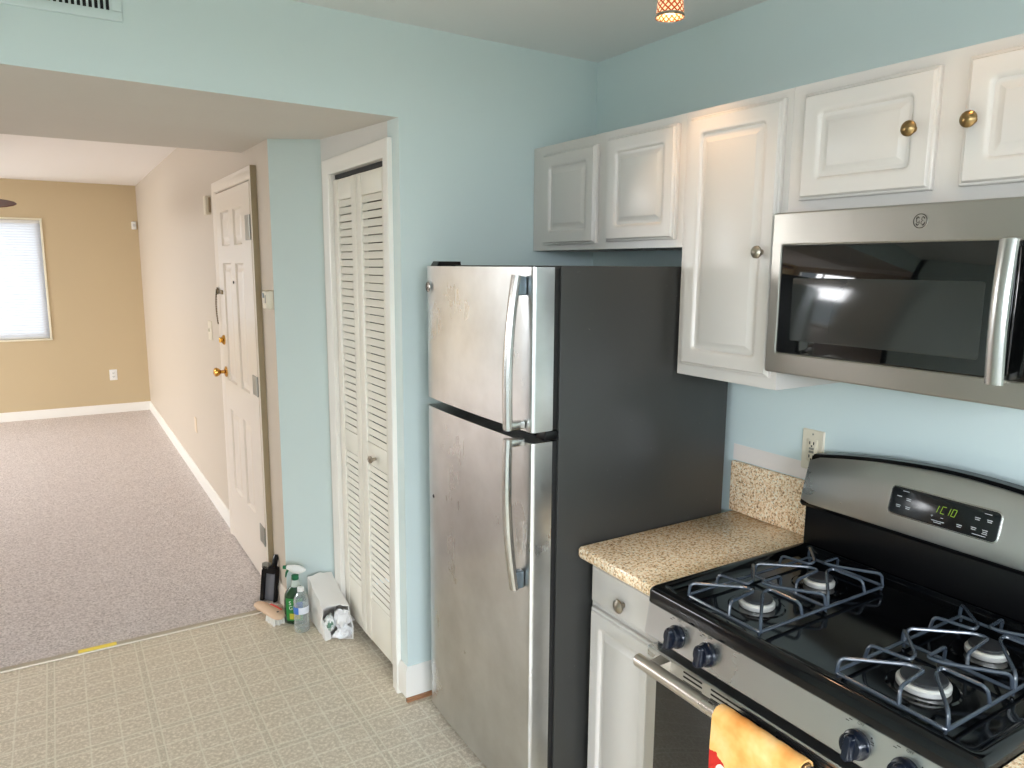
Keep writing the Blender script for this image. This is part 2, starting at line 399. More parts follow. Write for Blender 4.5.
b = MB(); b.box(JX - 0.010, -0.12, -0.016, -0.0005, 0.0, 0.020, 0.002); struct(b.build('trim_1', WOOD), 'bare wood strip under the white baseboard', 'trim')
b = MB(); base_run(b, (JX, 0.80), (JX, 0.86), (-1, 0), 0.10)
struct(b.build('baseboard_closet', TRIM), 'tiny baseboard piece beside the closet casing', 'baseboard')

def casing(b, X, y0, y1, z1, w, t):
    """picture-frame door casing on a wall looking -X (inner opening y0..y1, top z1), moulded profile"""
    pr = [(0, 0), (0, t*0.55), (w*0.12, t*0.75), (w*0.3, t*0.70), (w*0.55, t*0.85), (w*0.75, t), (w*0.95, t), (w, t*0.85), (w, 0)]
    path = [((y0, 0.0), (-1, 0)), ((y0, z1), (-1, 1)), ((y1, z1), (1, 1)), ((y1, 0.0), (1, 0))]
    b.loops([[Vector((X - d, q[0] + n[0]*u, q[1] + n[1]*u)) for u, d in pr] for q, n in path], True)
b = MB(); casing(b, JX, CY0, CY1, CZ - 0.006, 0.062, 0.018)
b.box(JX - 0.001, JX + 0.09, CY0 - 0.001, CY0 + 0.005, 0, CZ); b.box(JX - 0.001, JX + 0.09, CY1 - 0.005, CY1 + 0.001, 0, CZ); b.box(JX - 0.001, JX + 0.09, CY0, CY1, CZ - 0.006, CZ + 0.001)
struct(b.build('trim_2', TRIM), 'white moulded casing around the louvered closet door', 'trim')
b = MB(); casing(b, HX, DY0, DY1, DZ, 0.058, 0.028)
b.box(HX - 0.001, HX + 0.12, DY0 - 0.001, DY0 + 0.006, 0, DZ); b.box(HX - 0.001, HX + 0.12, DY1 - 0.006, DY1 + 0.001, 0, DZ); b.box(HX - 0.001, HX + 0.12, DY0, DY1, DZ - 0.006, DZ + 0.001)
b.mi = 1; b.box(HX - 0.0265, HX, DY0 - 0.0605, DY0 - 0.057, 0, DZ + 0.057)
struct(b.build('trim_3', [DOORW, mat('brown_frame_edge', rgb(150, 132, 100), 0.5)]), 'cream casing around the panelled entry door', 'trim')
# carpet threshold
METALT = mat('worn_threshold_metal', rgb(192, 180, 160), 0.5, 0.35)
b = MB(); pr = [(-0.018, 0.0), (-0.016, 0.006), (-0.006, 0.011), (0.006, 0.011), (0.016, 0.007), (0.018, 0.0)]
b.loops([[Vector((x, TY + a, c)) for a, c in pr] for x in (-3.14, HX + 0.01)], True)
YEL = mat('yellow_threshold_patch', rgb(255, 226, 96), 0.4, 0.0)  # bright yellow patch over a short length of the strip
b.mi = 1; b.loops([[Vector((x, TY + a*0.98, c + 0.0015)) for a, c in pr[1:5]] for x in (-1.91, -1.765)], True)
struct(b.build('trim_4', [METALT, YEL]), 'worn metal threshold strip where carpet meets vinyl', 'trim')

b = MB(); b.box(-0.0012, 0.0, -1.60, -0.782, 1.0235, 1.076); struct(b.build('trim_5', mat('pale_wall_band', rgb(234, 224, 216), 0.6)), 'pale pinkish wall band above the granite backsplash', 'trim')  # thin pale pinkish plate on the wall just above the backsplash
# windows --------------------------------------------------------------
def win(name, label, fr, u0, u1, v0, v1, dep, mull):
    w = thing(name, fr((u0+u1)/2, v0, 0), label, 'window', kind='structure')
    b = MB(); t = 0.05
    for (a0, a1, c0, c1) in ((u0, u1, v0, v0+t), (u0, u1, v1-t, v1), (u0, u0+t, v0+t, v1-t), (u1-t, u1, v0+t, v1-t)) + tuple(mull):
        p = [fr(a, c, d) for a in (a0, a1) for c in (c0, c1) for d in (0.0, -dep)]
        xs = [q.x for q in p]; ys = [q.y for q in p]; zs = [q.z for q in p]
        b.box(min(xs), max(xs), min(ys), max(ys), min(zs), max(zs), 0.004)
    b.build('window_frame', TRIM, w)
    b = MB(); b.face([fr(u0+t, v0+t, -dep/2), fr(u1-t, v0+t, -dep/2), fr(u1-t, v1-t, -dep/2), fr(u0+t, v1-t, -dep/2)]); b.build('window_pane', PANE, w)
    return w
win('window_1', 'large living room window in the left wall', lambda u, v, d: Vector((-5.72 + d, u, v)), 3.2, 6.4, 0.15, 2.25, 0.08, ((4.77, 4.83, 0.2, 2.2),))
win('door_3', 'glass patio door at the back of the kitchen', lambda u, v, d: Vector((u, -4.32 + d, v)), -2.95, -1.25, 0.0, 2.1, 0.08, ((-2.14, -2.06, 0.05, 2.05),))
win('window_added', 'unseen window added opposite the range for fill light', lambda u, v, d: Vector((-3.17 + d, u, v)), -3.9, -2.3, 0.25, 2.1, 0.08, ((-3.13, -3.07, 0.3, 2.05),))  # unseen window, added to let fill light onto the counter side
w4 = win('window_2', 'far living room window behind closed white mini blinds', lambda u, v, d: Vector((u, LY + 0.05 - d, v)), WX0, WX1, WZ0, WZ1, 0.07, ())
CREAMW = mat('cream_window_casing', rgb(244, 238, 214), 0.4)
b = MB(); t = 0.020
for (a0, a1, c0, c1) in ((WX0 - t, WX1 + t, WZ1, WZ1 + t), (WX0 - t, WX1 + t, WZ0 - t, WZ0), (WX0 - t, WX0, WZ0, WZ1), (WX1, WX1 + t, WZ0, WZ1)): b.box(a0, a1, LY - 0.012, LY + 0.06, c0, c1, 0.003)
b.build('window_casing', CREAMW, w4)
bl = thing('window_blind', ((WX0 + WX1)/2, LY + 0.02, WZ0), 'closed white mini blind glowing with daylight in the far window', 'blind')
b = MB(); b.box(WX0 + 0.004, WX1 - 0.004, LY + 0.005, LY + 0.04, WZ1 - 0.035, WZ1 - 0.002, 0.003); b.build('head_rail', WPLAS, bl)
b = MB(); ns_ = 50; z = WZ1 - 0.045
ns_ = 44
for i in range(ns_):
    zz = z - i*(z - WZ0 - 0.03)/(ns_-1)
    pts = [(0.004, 0.012), (0.011, 0.006), (0.016, -0.002), (0.018, -0.013)]
    b.loops([[Vector((x, LY + 0.010 + a, zz + c)) for a, c in pts] + [Vector((x, LY + 0.0108 + a, zz + c)) for a, c in pts[::-1]] for x in (WX0 + 0.002, WX1 - 0.001)], True)
b.build('slats', BLIND, bl)
b = MB(); b.box(WX0 + 0.006, WX1 - 0.006, LY + 0.012, LY + 0.034, WZ0 + 0.002, WZ0 + 0.018, 0.003); b.build('bottom_rail', WPLAS, bl)
b = MB(); b.tube([(WX0 + 0.10, LY + 0.004, WZ1 - 0.06), (WX0 + 0.10, LY + 0.004, 1.0)], 0.004, 6); b.build('tilt_wand', WPLAS, bl)

# ------------------------------------------------------------------ entry door
d1 = thing('door_1', (HX, (DY0+DY1)/2, 0), 'cream six-panel entry door with brass knob in the hall wall', 'door', kind='structure')
LX = HX - 0.022     # leaf face
def paneled(b, fr, U, V, holes, prof, thick):
    """slab with moulded rectangular panels: holes are (u0,u1,v0,v1); prof is [(inset, depth)]"""
    us = sorted({U[0], U[1], *[h[0] for h in holes], *[h[1] for h in holes]}); vs = sorted({V[0], V[1], *[h[2] for h in holes], *[h[3] for h in holes]})
    for a0, a1 in zip(us, us[1:]):
        for c0, c1 in zip(vs, vs[1:]):
            if any(h[0] - 1e-6 <= a0 and a1 <= h[1] + 1e-6 and h[2] - 1e-6 <= c0 and c1 <= h[3] + 1e-6 for h in holes): continue
            b.face([fr(a0, c0, 0), fr(a1, c0, 0), fr(a1, c1, 0), fr(a0, c1, 0)])
    for (u0, u1, v0, v1) in holes:
        b.rects(fr, [(u0+i, u1-i, v0+i, v1-i, 0.0001, d) for i, d in prof], 2, cap0=False)
    B = [fr(U[0], V[0], -thick), fr(U[1], V[0], -thick), fr(U[1], V[1], -thick), fr(U[0], V[1], -thick)]
    T = [fr(U[0], V[0], 0), fr(U[1], V[0], 0), fr(U[1], V[1], 0), fr(U[0], V[1], 0)]
    b.face(B)
    for i in range(4): b.face([B[i], B[(i+1) % 4], T[(i+1) % 4], T[i]])
pY = ((1.495, 1.695), (1.800, 2.020)); pZ = ((0.335, 0.82), (0.985, 1.655), (1.748, 1.935))
b = MB(); paneled(b, face_x(LX), (DY0 + 0.007, DY1 - 0.007), (0.014, DZ - 0.010), [(y0, y1, z0, z1) for y0, y1 in pY for z0, z1 in pZ],
    [(0, 0), (0.008, -0.011), (0.020, -0.013), (0.028, -0.013), (0.044, -0.002), (0.050, -0.002)], 0.04)
b.build('door_leaf', DOORW, d1, recalc=False)
b = MB(); b.lathe([(0.031, 0), (0.031, 0.006), (0.022, 0.010), (0.011, 0.014), (0.010, 0.032), (0.020, 0.040), (0.027, 0.054), (0.025, 0.066), (0.012, 0.072)], (LX, 2.085, 1.03), (-1, 0, 0)); b.build('door_knob', PBRASS, d1)
b = MB(); b.lathe([(0.029, 0), (0.029, 0.006), (0.020, 0.014), (0.008, 0.016)], (LX, 2.095, 1.215), (-1, 0, 0)); b.box(LX - 0.03, LX - 0.014, 2.089, 2.101, 1.20, 1.23, 0.002); b.build('deadbolt', PBRASS, d1)
b = MB(); b.lathe([(0.008, 0), (0.008, 0.004), (0.004, 0.005)], (LX, 1.748, 1.553), (-1, 0, 0), 12); b.build('peephole', BLKP, d1)
for z0, z1 in ((1.765, 1.885), (1.000, 1.100), (0.225, 0.320)):
    b = MB(); b.box(LX - 0.004, LX - 0.0005, 1.306, 1.400, z0, z1, 0.0015); b.tube([(LX - 0.003, 1.298, z0), (LX - 0.003, 1.298, z1)], 0.004, 8)
    b.build('hinge', GREYM, d1)
b = MB(); b.box(HX - 0.034, HX - 0.029, 2.165, 2.200, 1.475, 1.515, 0.002)
cx = []
for i in range(30): cx.append((HX - 0.036 - 0.006*math.sin(i/29*PI), 2.185 + (0.003 if i % 2 else -0.003), 1.50 - 0.20*i/29))
b.tube(cx, [0.0022 if i % 2 else 0.0048 for i in range(30)], 6); b.box(LX - 0.008, LX - 0.0005, 2.06, 2.145, 1.478, 1.502, 0.002)
b.build('door_chain', mat('tarnished_brass', rgb(120, 104, 78), 0.35, 1.0), d1)

# ------------------------------------------------------------------ louvered closet door
d2 = thing('door_2', (-0.80, 0.47, 0), 'ivory louvered bifold closet door between casing and jog wall', 'door', kind='structure')
BX = -0.835
for pi_, (y0, y1) in enumerate(((CY0 + 0.006, 0.4535), (0.4565, CY1 - 0.007))):
    b = MB(); st = 0.055; z0, z1 = 0.062, 2.003; th = 0.028
    b.box(BX, BX + th, y0, y0 + st, z0, z1, 0.003); b.box(BX, BX + th, y1 - st, y1, z0, z1, 0.003)
    rails = ((z0, 0.255), (0.845, 0.938), (1.918, z1))
    for r0, r1 in rails: b.box(BX + 0.002, BX + th - 0.002, y0 + st - 0.004, y1 - st + 0.004, r0, r1, 0.003)
    for s0, s1 in ((0.255, 0.845), (0.938, 1.918)):
        n = round((s1 - s0)/0.0302); step = (s1 - s0)/n
        for i in range(n):
            zz = s0 + (i + 0.5)*step
            # slat tilts: front edge low, back edge high, narrow open gap below the next slat
            gap = max(0.0034, 0.0070*(1.65 - zz)/1.05 + 0.0026); top = step - 0.0140 - gap
            P = [(0.0040, zz - 0.0125), (0.0062, zz - 0.0140), (0.0140, zz + top - 0.0020), (0.0110, zz + top)]
            b.loops([[Vector((BX + a, y, c)) for a, c in P] for y in (y0 + st - 0.006, y1 - st + 0.006)], True)
    pnl = b.build('door_panel', LOUV, d2)
    if pi_ == 0:
        b = MB(); b.lathe([(0.006, 0), (0.006, 0.014), (0.014, 0.020), (0.016, 0.028), (0.008, 0.033)], (BX, 0.300, 0.885), (-1, 0, 0), 16); b.build('door_knob', NICK, pnl)
b = MB(); b.box(-0.825, -0.795, CY0 + 0.006, CY1 - 0.006, 2.008, 2.025, 0.0); b.build('door_track', DARK, d2)

# ------------------------------------------------------------------ wall fittings
def plate(name, label, cat, fr, u, v, w, h, mtl, kind):
    o = thing(name, fr(u, v - h/2, 0), label, cat)
    b = MB(); b.rects(fr, [(u-w/2, u+w/2, v-h/2, v+h/2, 0.004, 0.0005), (u-w/2, u+w/2, v-h/2, v+h/2, 0.004, 0.003), (u-w/2+0.003, u+w/2-0.003, v-h/2+0.003, v+h/2-0.003, 0.003, 0.006)]); b.build('cover_plate', mtl, o)
    if kind == 'duplex':
        for s in (-1, 1):
            c = v + s*0.0195
            b = MB(); b.rects(fr, [(u-0.017, u+0.017, c-0.0135, c+0.0135, 0.012, 0.005), (u-0.017, u+0.017, c-0.0135, c+0.0135, 0.012, 0.008), (u-0.015, u+0.015, c-0.0115, c+0.0115, 0.010, 0.009)]); so = b.build('socket', mtl, o)
            for du in (-0.0065, 0.0065): b = MB(); b.rects(fr, [(u+du-0.0016, u+du+0.0016, c-0.003, c+0.006, 0.0005, 0.0088), (u+du-0.0016, u+du+0.0016, c-0.003, c+0.006, 0.0005, 0.0096)], 2); b.build('slot', DARK, so)
            b = MB(); b.rects(fr, [(u-0.0025, u+0.0025, c-0.0095, c-0.0045, 0.002, 0.0088), (u-0.0025, u+0.0025, c-0.0095, c-0.0045, 0.002, 0.0096)]); b.build('slot', DARK, so)
    elif kind == 'gfci':
        b = MB(); b.rects(fr, [(u-0.017, u+0.017, v-0.033, v+0.033, 0.002, 0.005), (u-0.017, u+0.017, v-0.033, v+0.033, 0.002, 0.0085), (u-0.0155, u+0.0155, v-0.0315, v+0.0315, 0.002, 0.0095)]); so = b.build('socket', mtl, o)
        for c in (v + 0.020, v - 0.020):
            for du in (-0.0065, 0.0065): b = MB(); b.rects(fr, [(u+du-0.0016, u+du+0.0016, c-0.003, c+0.006, 0.0005, 0.0090), (u+du-0.0016, u+du+0.0016, c-0.003, c+0.006, 0.0005, 0.0102)], 2); b.build('slot', DARK, so)
            b = MB(); b.rects(fr, [(u-0.0025, u+0.0025, c-0.0095, c-0.0045, 0.002, 0.0090), (u-0.0025, u+0.0025, c-0.0095, c-0.0045, 0.002, 0.0102)]); b.build('slot', DARK, so)
        for c in (-0.005, 0.005): b = MB(); b.rects(fr, [(u-0.008, u+0.008, v+c-0.0035, v+c+0.0035, 0.001, 0.009), (u-0.0075, u+0.0075, v+c-0.003, v+c+0.003, 0.001, 0.0112)]); b.build('test_button', GREYM, so)
        for c in (-0.048, 0.048):
            b = MB(); p = fr(u, v + c, 0.0055); q = fr(u, v + c, 0.0072); b.lathe([(0.003, 0), (0.003, 0.0012), (0.001, 0.0016)], p, q - p, 10); b.build('screw', GREYM, o)
    elif kind == 'switch':
        b = MB(); b.rects(fr, [(u-0.005, u+0.005, v-0.012, v+0.012, 0.001, 0.005), (u-0.004, u+0.004, v-0.002, v+0.010, 0.001, 0.016)]); b.build('toggle', mtl, o)
    return o
plate('wall_outlet', 'ivory outlet on the teal wall behind the range backguard', 'outlet', face_x(0.0), -1.081, 1.118, 0.074, 0.122, ALMOND, 'gfci')
plate('wall_outlet', 'white duplex outlet low on the far tan wall', 'outlet', face_y(LY), -1.385, 0.428, 0.075, 0.118, WPLAS, 'duplex')
plate('light_switch', 'cream light switch on the hall wall left of the deadbolt', 'switch', face_x(HX), 2.66, 1.225, 0.12, 0.125, ALMOND, 'switch')
plate('blank_plate', 'low beige cover plate on the hall wall above the baseboard', 'cover plate', face_x(HX), 3.52, 0.44, 0.075, 0.115, mat('wall_toned_plate', rgb(226, 206, 178), 0.4), 'blank')
t = thing('thermostat', (HX, 1.05, 1.447), 'beige thermostat between entry door casing and wall corner', 'thermostat')
fr = face_x(HX)
b = MB(); b.rects(fr, [(1.012, 1.095, 1.447, 1.533, 0.004, 0.0005), (1.012, 1.095, 1.447, 1.533, 0.004, 0.022), (1.016, 1.091, 1.452, 1.528, 0.006, 0.031)]); b.build('housing', ALMOND, t)
b = MB(); b.rects(fr, [(1.052, 1.084, 1.498, 1.521, 0.002, 0.0305), (1.053, 1.083, 1.499, 1.520, 0.002, 0.0325)]); b.build('display', mat('thermostat_screen', rgb(60, 84, 76), 0.2), t)
b = MB(); b.rects(fr, [(1.022, 1.042, 1.475, 1.512, 0.002, 0.0305), (1.023, 1.041, 1.476, 1.511, 0.002, 0.0325)]); b.build('button_pad', GREYM, t)
t = thing('door_sensor', (HX, 2.45, 1.95), 'small beige alarm sensor box left of the entry door top', 'sensor')
b = MB(); b.rects(fr, [(2.425, 2.485, 1.945, 2.055, 0.003, 0.0005), (2.425, 2.485, 1.945, 2.055, 0.003, 0.026), (2.430, 2.480, 1.950, 2.050, 0.004, 0.031)]); b.build('housing', ALMOND, t)
b = MB(); b.rects(fr, [(2.408, 2.424, 1.955, 2.045, 0.002, 0.0005), (2.409, 2.423, 1.956, 2.044, 0.002, 0.012)]); b.build('magnet', mat('tan_plastic', rgb(150, 128, 96), 0.4), t)
t = thing('motion_sensor', (-1.075, LY, 2.02), 'small white motion sensor high on the far wall by the corner', 'sensor')
fy = face_y(LY)
b = MB(); b.rects(fy, [(-1.098, -1.052, 2.015, 2.10, 0.006, 0.0005), (-1.098, -1.052, 2.015, 2.10, 0.006, 0.025), (-1.092, -1.058, 2.021, 2.094, 0.008, 0.038)]); b.build('housing', WPLAS, t)
b = MB(); b.rects(fy, [(-1.088, -1.062, 2.045, 2.075, 0.004, 0.0375), (-1.086, -1.064, 2.047, 2.073, 0.004, 0.040)]); b.build('lens', mat('sensor_lens', rgb(205, 208, 208), 0.3), t)

t = thing('air_vent', (-1.87, 0, 2.316), 'white supply vent with dark slots high on the teal header', 'vent')
fy = face_y(0.0)
vx0, vx1, vz0, vz1 = -2.08, -1.66, 2.309, 2.452
b = MB()
for (a0, a1, c0, c1) in ((vx0, vx1, vz0, vz0+0.026), (vx0, vx1, vz1-0.022, vz1), (vx0, vx0+0.026, vz0+0.026, vz1-0.022), (vx1-0.026, vx1, vz0+0.026, vz1-0.022)): b.box(a0, a1, -0.009, -0.0005, c0, c1, 0.002)
b.build('vent_frame', TEAL, t)
b = MB(); b.box(vx0+0.02, vx1-0.02, -0.0025, -0.0004, vz0+0.02, vz1-0.015); b.build('vent_duct', DARK, t)
b = MB(); x = vx0 + 0.030
while x < vx1 - 0.028:
    b.hexa([(x, -0.0085, vz0+0.02), (x+0.0045, -0.0085, vz0+0.02), (x+0.0062, -0.003, vz0+0.02), (x+0.0017, -0.003, vz0+0.02)], [(x, -0.0085, vz1-0.018), (x+0.0045, -0.0085, vz1-0.018), (x+0.0062, -0.003, vz1-0.018), (x+0.0017, -0.003, vz1-0.018)]); x += 0.0138
b.build('vent_slats', TEAL, t)

# ------------------------------------------------------------------ kitchen cabinets
def cab_door(b, fr, u0, u1, v0, v1, groove=0.050, th=0.020):
    R = [(0, 0, 0), (0, 0.010, 0), (0.002, 0.0125, 0.001), (0.006, 0.0135, 0.001), (0.007, 0.0165, 0.001), (0.010, th, 0.001), (0.013, th, 0.001), (groove-0.012, th, 0.004)]
    rings = [(u0+i, u1-i, v0+i, v1-i, max(0.002, r), d) for i, d, r in R]
    g = groove
    for i, d, r in ((g-0.006, th, 0.013), (g-0.003, th-0.0012, 0.012), (g, th-0.0045, 0.011), (g+0.002, th-0.0080, 0.010), (g+0.009, th-0.0085, 0.006), (g+0.0115, th-0.0085, 0.004), (g+0.024, th-0.0020, 0.001), (g+0.026, th-0.0010, 0.001)):
        rings.append((u0+i, u1-i, v0+i, v1-i, r, d))
    b.rects(fr, rings, 4)
def knob(parent, c, mtl, R=0.0165, ax=(-1, 0, 0)):
    b = MB(); b.lathe([(0.0075, 0), (0.006, 0.004), (0.0058, 0.012), (R*0.8, 0.015), (R, 0.019), (R*0.96, 0.023), (R*0.6, 0.028), (R*0.2, 0.030)], c, ax, 22)
    return b.build('knob', mtl, parent)
UX = -0.294
def upper(name, label, y0, y1, z0, z1, doors, side_mtl=None, back=0.0):
    t = thing(name, (UX/2, (y0+y1)/2, z0), label, 'cabinet', 'white wall cabinets above the appliances')
    b = MB(); b.box(UX, -0.0015, y0, y1, z0, z1, 0.0004, 1); b.build('cabinet_body', CABW, t)
    for (d0, d1_, e0, e1, kn) in doors:
        b = MB(); cab_door(b, face_x(UX - 0.0008), min(d0, d1_), max(d0, d1_), e0, e1); dr = b.build('cabinet_door', CABW, t)
        if kn: knob(dr, (UX - 0.0205, kn[0], kn[1]), kn[2])
    return t
upper('wall_cabinet', 'short white two-door wall cabinet above the refrigerator', -0.8040, -0.004, 1.708, 2.086, [(-0.085, -0.403, 1.728, 2.054, None), (-0.460, -0.780, 1.732, 2.062, None)])
upper('wall_cabinet', 'tall white single-door wall cabinet with a pewter knob', -1.1670, -0.8045, 1.334, 2.087, [(-0.830, -1.150, 1.366, 2.066, (-1.112, 1.690, NICK))])
upper('wall_cabinet', 'short white wall cabinet with round brass knobs above the microwave', -1.932, -1.1675, 1.7865, 2.088, [(-1.208, -1.532, 1.813, 2.062, (-1.490, 1.940, BRASS)), (-1.588, -1.915, 1.815, 2.064, (-1.610, 1.940, BRASS))])

BXF = -0.602
t = thing('base_cabinet', (-0.30, -0.98, 0), 'narrow white base cabinet between refrigerator and range', 'cabinet')
b = MB(); b.box(BXF, -0.0015, -1.132, -0.812, 0.09, 0.818, 0.0015, 1); b.box(BXF + 0.06, -0.0015, -1.132, -0.812, 0.0, 0.09); b.build('cabinet_body', CABW, t)
fr = face_x(BXF - 0.0008)
b = MB(); R = [(0, 0, .002), (0, .010, .002), (.003, .0125, .002), (.006, .0135, .002), (.008, .017, .002), (.012, .019, .002)]
b.rects(fr, [(-1.122+i, -0.824-i, 0.690+i, 0.806-i, r, d) for i, d, r in R]); dr = b.build('drawer_front', CABW, t)
knob(dr, (BXF - 0.0200, -0.974, 0.739), NICK, 0.0195)
b = MB(); cab_door(b, fr, -1.122, -0.824, 0.11, 0.672); b.build('cabinet_door', CABW, t)

t = thing('granite_countertop', (-0.33, -0.96, 0.82), 'speckled tan granite countertop piece between refrigerator and range', 'countertop')
b = MB()
def slab(u, v, d): return Vector((u, v, d))
c = (-0.652, -0.0015, -1.137, -0.800)
b.rects(slab, [(c[0]+i, c[1], c[2], c[3]-i, 0.010 if i < 0.006 else 0.006, z) for i, z in ((0.008, 0.820), (0.003, 0.8225), (0.0, 0.829), (0.0, 0.846), (0.003, 0.8525), (0.009, 0.8555))], 5)
b.build('counter_slab', GRAN, t)
b = MB(); b.box(-0.021, -0.0015, -1.137, -0.792, 0.856, 1.022, 0.002); b.build('backsplash', GRAN, t)

# the run goes on past the range: its granite shows in the photograph's corner
t = thing('base_cabinet', (-0.30, -2.16, 0), 'white base cabinet on the far side of the range, under the corner granite', 'cabinet')
b = MB(); b.box(BXF, -0.0015, -2.38, -1.930, 0.09, 0.818, 0.0015, 1); b.box(BXF + 0.06, -0.0015, -2.38, -1.930, 0.0, 0.09); b.build('cabinet_body', CABW, t)
b = MB(); b.rects(fr, [(-2.370+i, -1.940-i, 0.690+i, 0.806-i, r, d) for i, d, r in R]); dr = b.build('drawer_front', CABW, t)
knob(dr, (BXF - 0.0200, -2.155, 0.739), NICK, 0.0195)
b = MB(); cab_door(b, fr, -2.370, -1.940, 0.11, 0.672); dr = b.build('cabinet_door', CABW, t)
knob(dr, (BXF - 0.0205, -1.985, 0.60), NICK, 0.0195)
t = thing('granite_countertop', (-0.33, -2.16, 0.82), 'sliver of granite countertop at the right end of the range', 'countertop')
b = MB(); c = (-0.652, -0.0015, -2.39, -1.9245)
b.rects(slab, [(c[0]+i, c[1], c[2], c[3], 0.010 if i < 0.006 else 0.006, z) for i, z in ((0.008, 0.820), (0.003, 0.8225), (0.0, 0.829), (0.0, 0.846), (0.003, 0.8525), (0.009, 0.8555))], 5)
b.build('counter_slab', GRAN, t)
b = MB(); b.box(-0.021, -0.0015, -2.39, -1.9245, 0.856, 1.022, 0.002); b.build('backsplash', GRAN, t)

# ------------------------------------------------------------------ badge shared by two appliances
def badge(parent, fr, u, v, R, mtl_ring, mtl_face):
    f2 = lambda a, c, d: fr(u - a, v + c, d)
    p = f2(0, 0, 0.0); q = f2(0, 0, 0.01)
    b = MB(); b.lathe([(R, 0), (R, 0.0012), (R*0.96, 0.0016)], p, q - p, 24)
    b.mi = 1
    for rr, w in ((R*0.92, R*0.055),): b.tube([f2(rr*math.cos(i/28*2*PI), rr*math.sin(i/28*2*PI), 0.0018) for i in range(28)], w, 6, closed=True)
    # cursive monogram of two looping strokes
    g = [(-.12, .36), (-.28, .50), (-.50, .34), (-.56, .02), (-.42, -.20), (-.20, -.14), (-.12, .08), (-.12, -.28), (-.28, -.52), (-.48, -.44), (-.50, -.32)]
    e = [(.55, .28), (.42, .50), (.18, .42), (.16, .15), (.36, .05), (.14, -.05), (.10, -.32), (.32, -.50), (.58, -.30), (.62, -.12)]
    for st in (g, e): b.tube([f2(a*R, c*R, 0.0016) for a, c in st], R*0.045, 6)
    for a0 in range(4):
        a = PI/4 + a0*PI/2; b.tube([f2(R*(0.70*math.cos(a + k*0.25) - 0.06*k*k*math.cos(a)), R*(0.70*math.sin(a + k*0.25) - 0.06*k*k*math.sin(a)), 0.0018) for k in (-1.2, -0.6, 0, 0.6, 1.2)], R*0.045, 6)
    return b.build('badge', [mtl_face, mtl_ring], parent)
BDG = mat('badge_dark_line', rgb(60, 56, 52), 0.3, 0.8); BDF = mat('badge_silver', rgb(190, 184, 176), 0.3, 1.0)

# ------------------------------------------------------------------ refrigerator
F0, F1 = -0.796, -0.126; FX = -0.811
t = thing('refrigerator', (-0.42, -0.45, 0), 'tall stainless top-freezer refrigerator with dark side in the corner', 'refrigerator')
b = MB(); b.box(-0.722, -0.058, F0, F1, 0.030, 1.652, 0.004); b.build('body', DARKST, t)
b = MB(); b.box(-0.742, -0.721, F0 + 0.006, F1 - 0.006, 0.075, 1.172, 0.002); b.box(-0.742, -0.721, F0 + 0.006, F1 - 0.006, 1.206, 1.646, 0.002); b.build('gasket', GASK, t)
b = MB(); b.box(-0.714, -0.66, F0 + 0.01, F1 - 0.01, 0.012, 0.07, 0.003); b.build('base_grille', BLKP, t)
for y in (F0 + 0.05, F1 - 0.05):
    for x in (-0.62, -0.12): b = MB(); b.lathe([(0.02, 0), (0.02, 0.032)], (x, y, 0.0), (0, 0, 1), 12); b.build('foot', BLKP, t)
def fridge_door(z0, z1):
    b = MB(); n = 14
    prof = []
    for i in range(n + 1):
        s = i/n; y = F0 + 0.012 + (F1 - F0 - 0.024)*s
        # slightly crowned front sheet that turns back near the hinge side
        prof.append((y, FX - 0.006*math.sin(PI*s) + 0.005*max(0, (s - 0.80)/0.20)**2))
    prof = [(F0, -0.743), (F0, FX + 0.014), (F0 + 0.0015, FX + 0.008), (F0 + 0.005, FX + 0.0025)] + prof + [(F1 - 0.006, FX + 0.007), (F1 - 0.001, FX + 0.012), (F1, FX + 0.020), (F1, -0.743)]
    b.loops([[Vector((x, y, z)) for y, x in prof] for z in (z0, z1)], True)
    return b.build('door', STEEL_F, t, sharp=25)
fd = fridge_door(1.204, 1.648); rd = fridge_door(0.062, 1.174)
tag(fd, 'stainless freezer door above'); tag(rd, 'stainless refrigerator door below')
fd.name = 'freezer_door'; rd.name = 'fresh_food_door'
HYc = -0.757
def fhandle(zb, zt, flip, parent):
    """bowed strap handle: broad near the split between doors, running into the door at the far end"""
    b = MB(); P = []; n = 16
    for i in range(n + 1):
        s = i/n; z = zb + (zt - zb)*s
        k = s if not flip else 1 - s            # k = 0 at the split
        x = FX - 0.052 + 0.002*k - 0.006*math.sin(PI*k) + 0.022*k**2.2
        P.append((x, HYc, z))
    b.tube(P, 0.0125, 10, rx=0.0165, up=(-1, 0, 0))
    s0 = zb if not flip else zt; e = 1 if not flip else -1
    b.box(FX - 0.054, FX - 0.004, HYc - 0.013, HYc + 0.013, s0, s0 + e*0.022, 0.004)
    b.mi = 1; s1 = zt if not flip else zb
    b.box(FX - 0.030, FX - 0.004, HYc - 0.014, HYc + 0.010, s1 - e*0.052, s1 - e*0.002, 0.003)
    return b.build('handle', [CHROME, mat('handle_end_plate', rgb(120, 132, 140), 0.3, 0.8)], parent)
fhandle(1.212, 1.626, False, fd); fhandle(0.752, 1.186, True, rd)
badge(fd, face_x(FX - 0.0035), -0.163, 1.580, 0.017, BDG, BDF)
b = MB(); b.hexa([(-0.790, -0.180, 1.648), (-0.790, -0.128, 1.648), (-0.70, -0.128, 1.648), (-0.70, -0.180, 1.648)], [(-0.780, -0.172, 1.664), (-0.780, -0.130, 1.664), (-0.70, -0.130, 1.664), (-0.70, -0.176, 1.664)]); b.build('hinge_cover', BLKP, t)
b = MB(); b.box(-0.765, -0.715, F0 + 0.004, F0 + 0.05, 1.176, 1.202, 0.003)
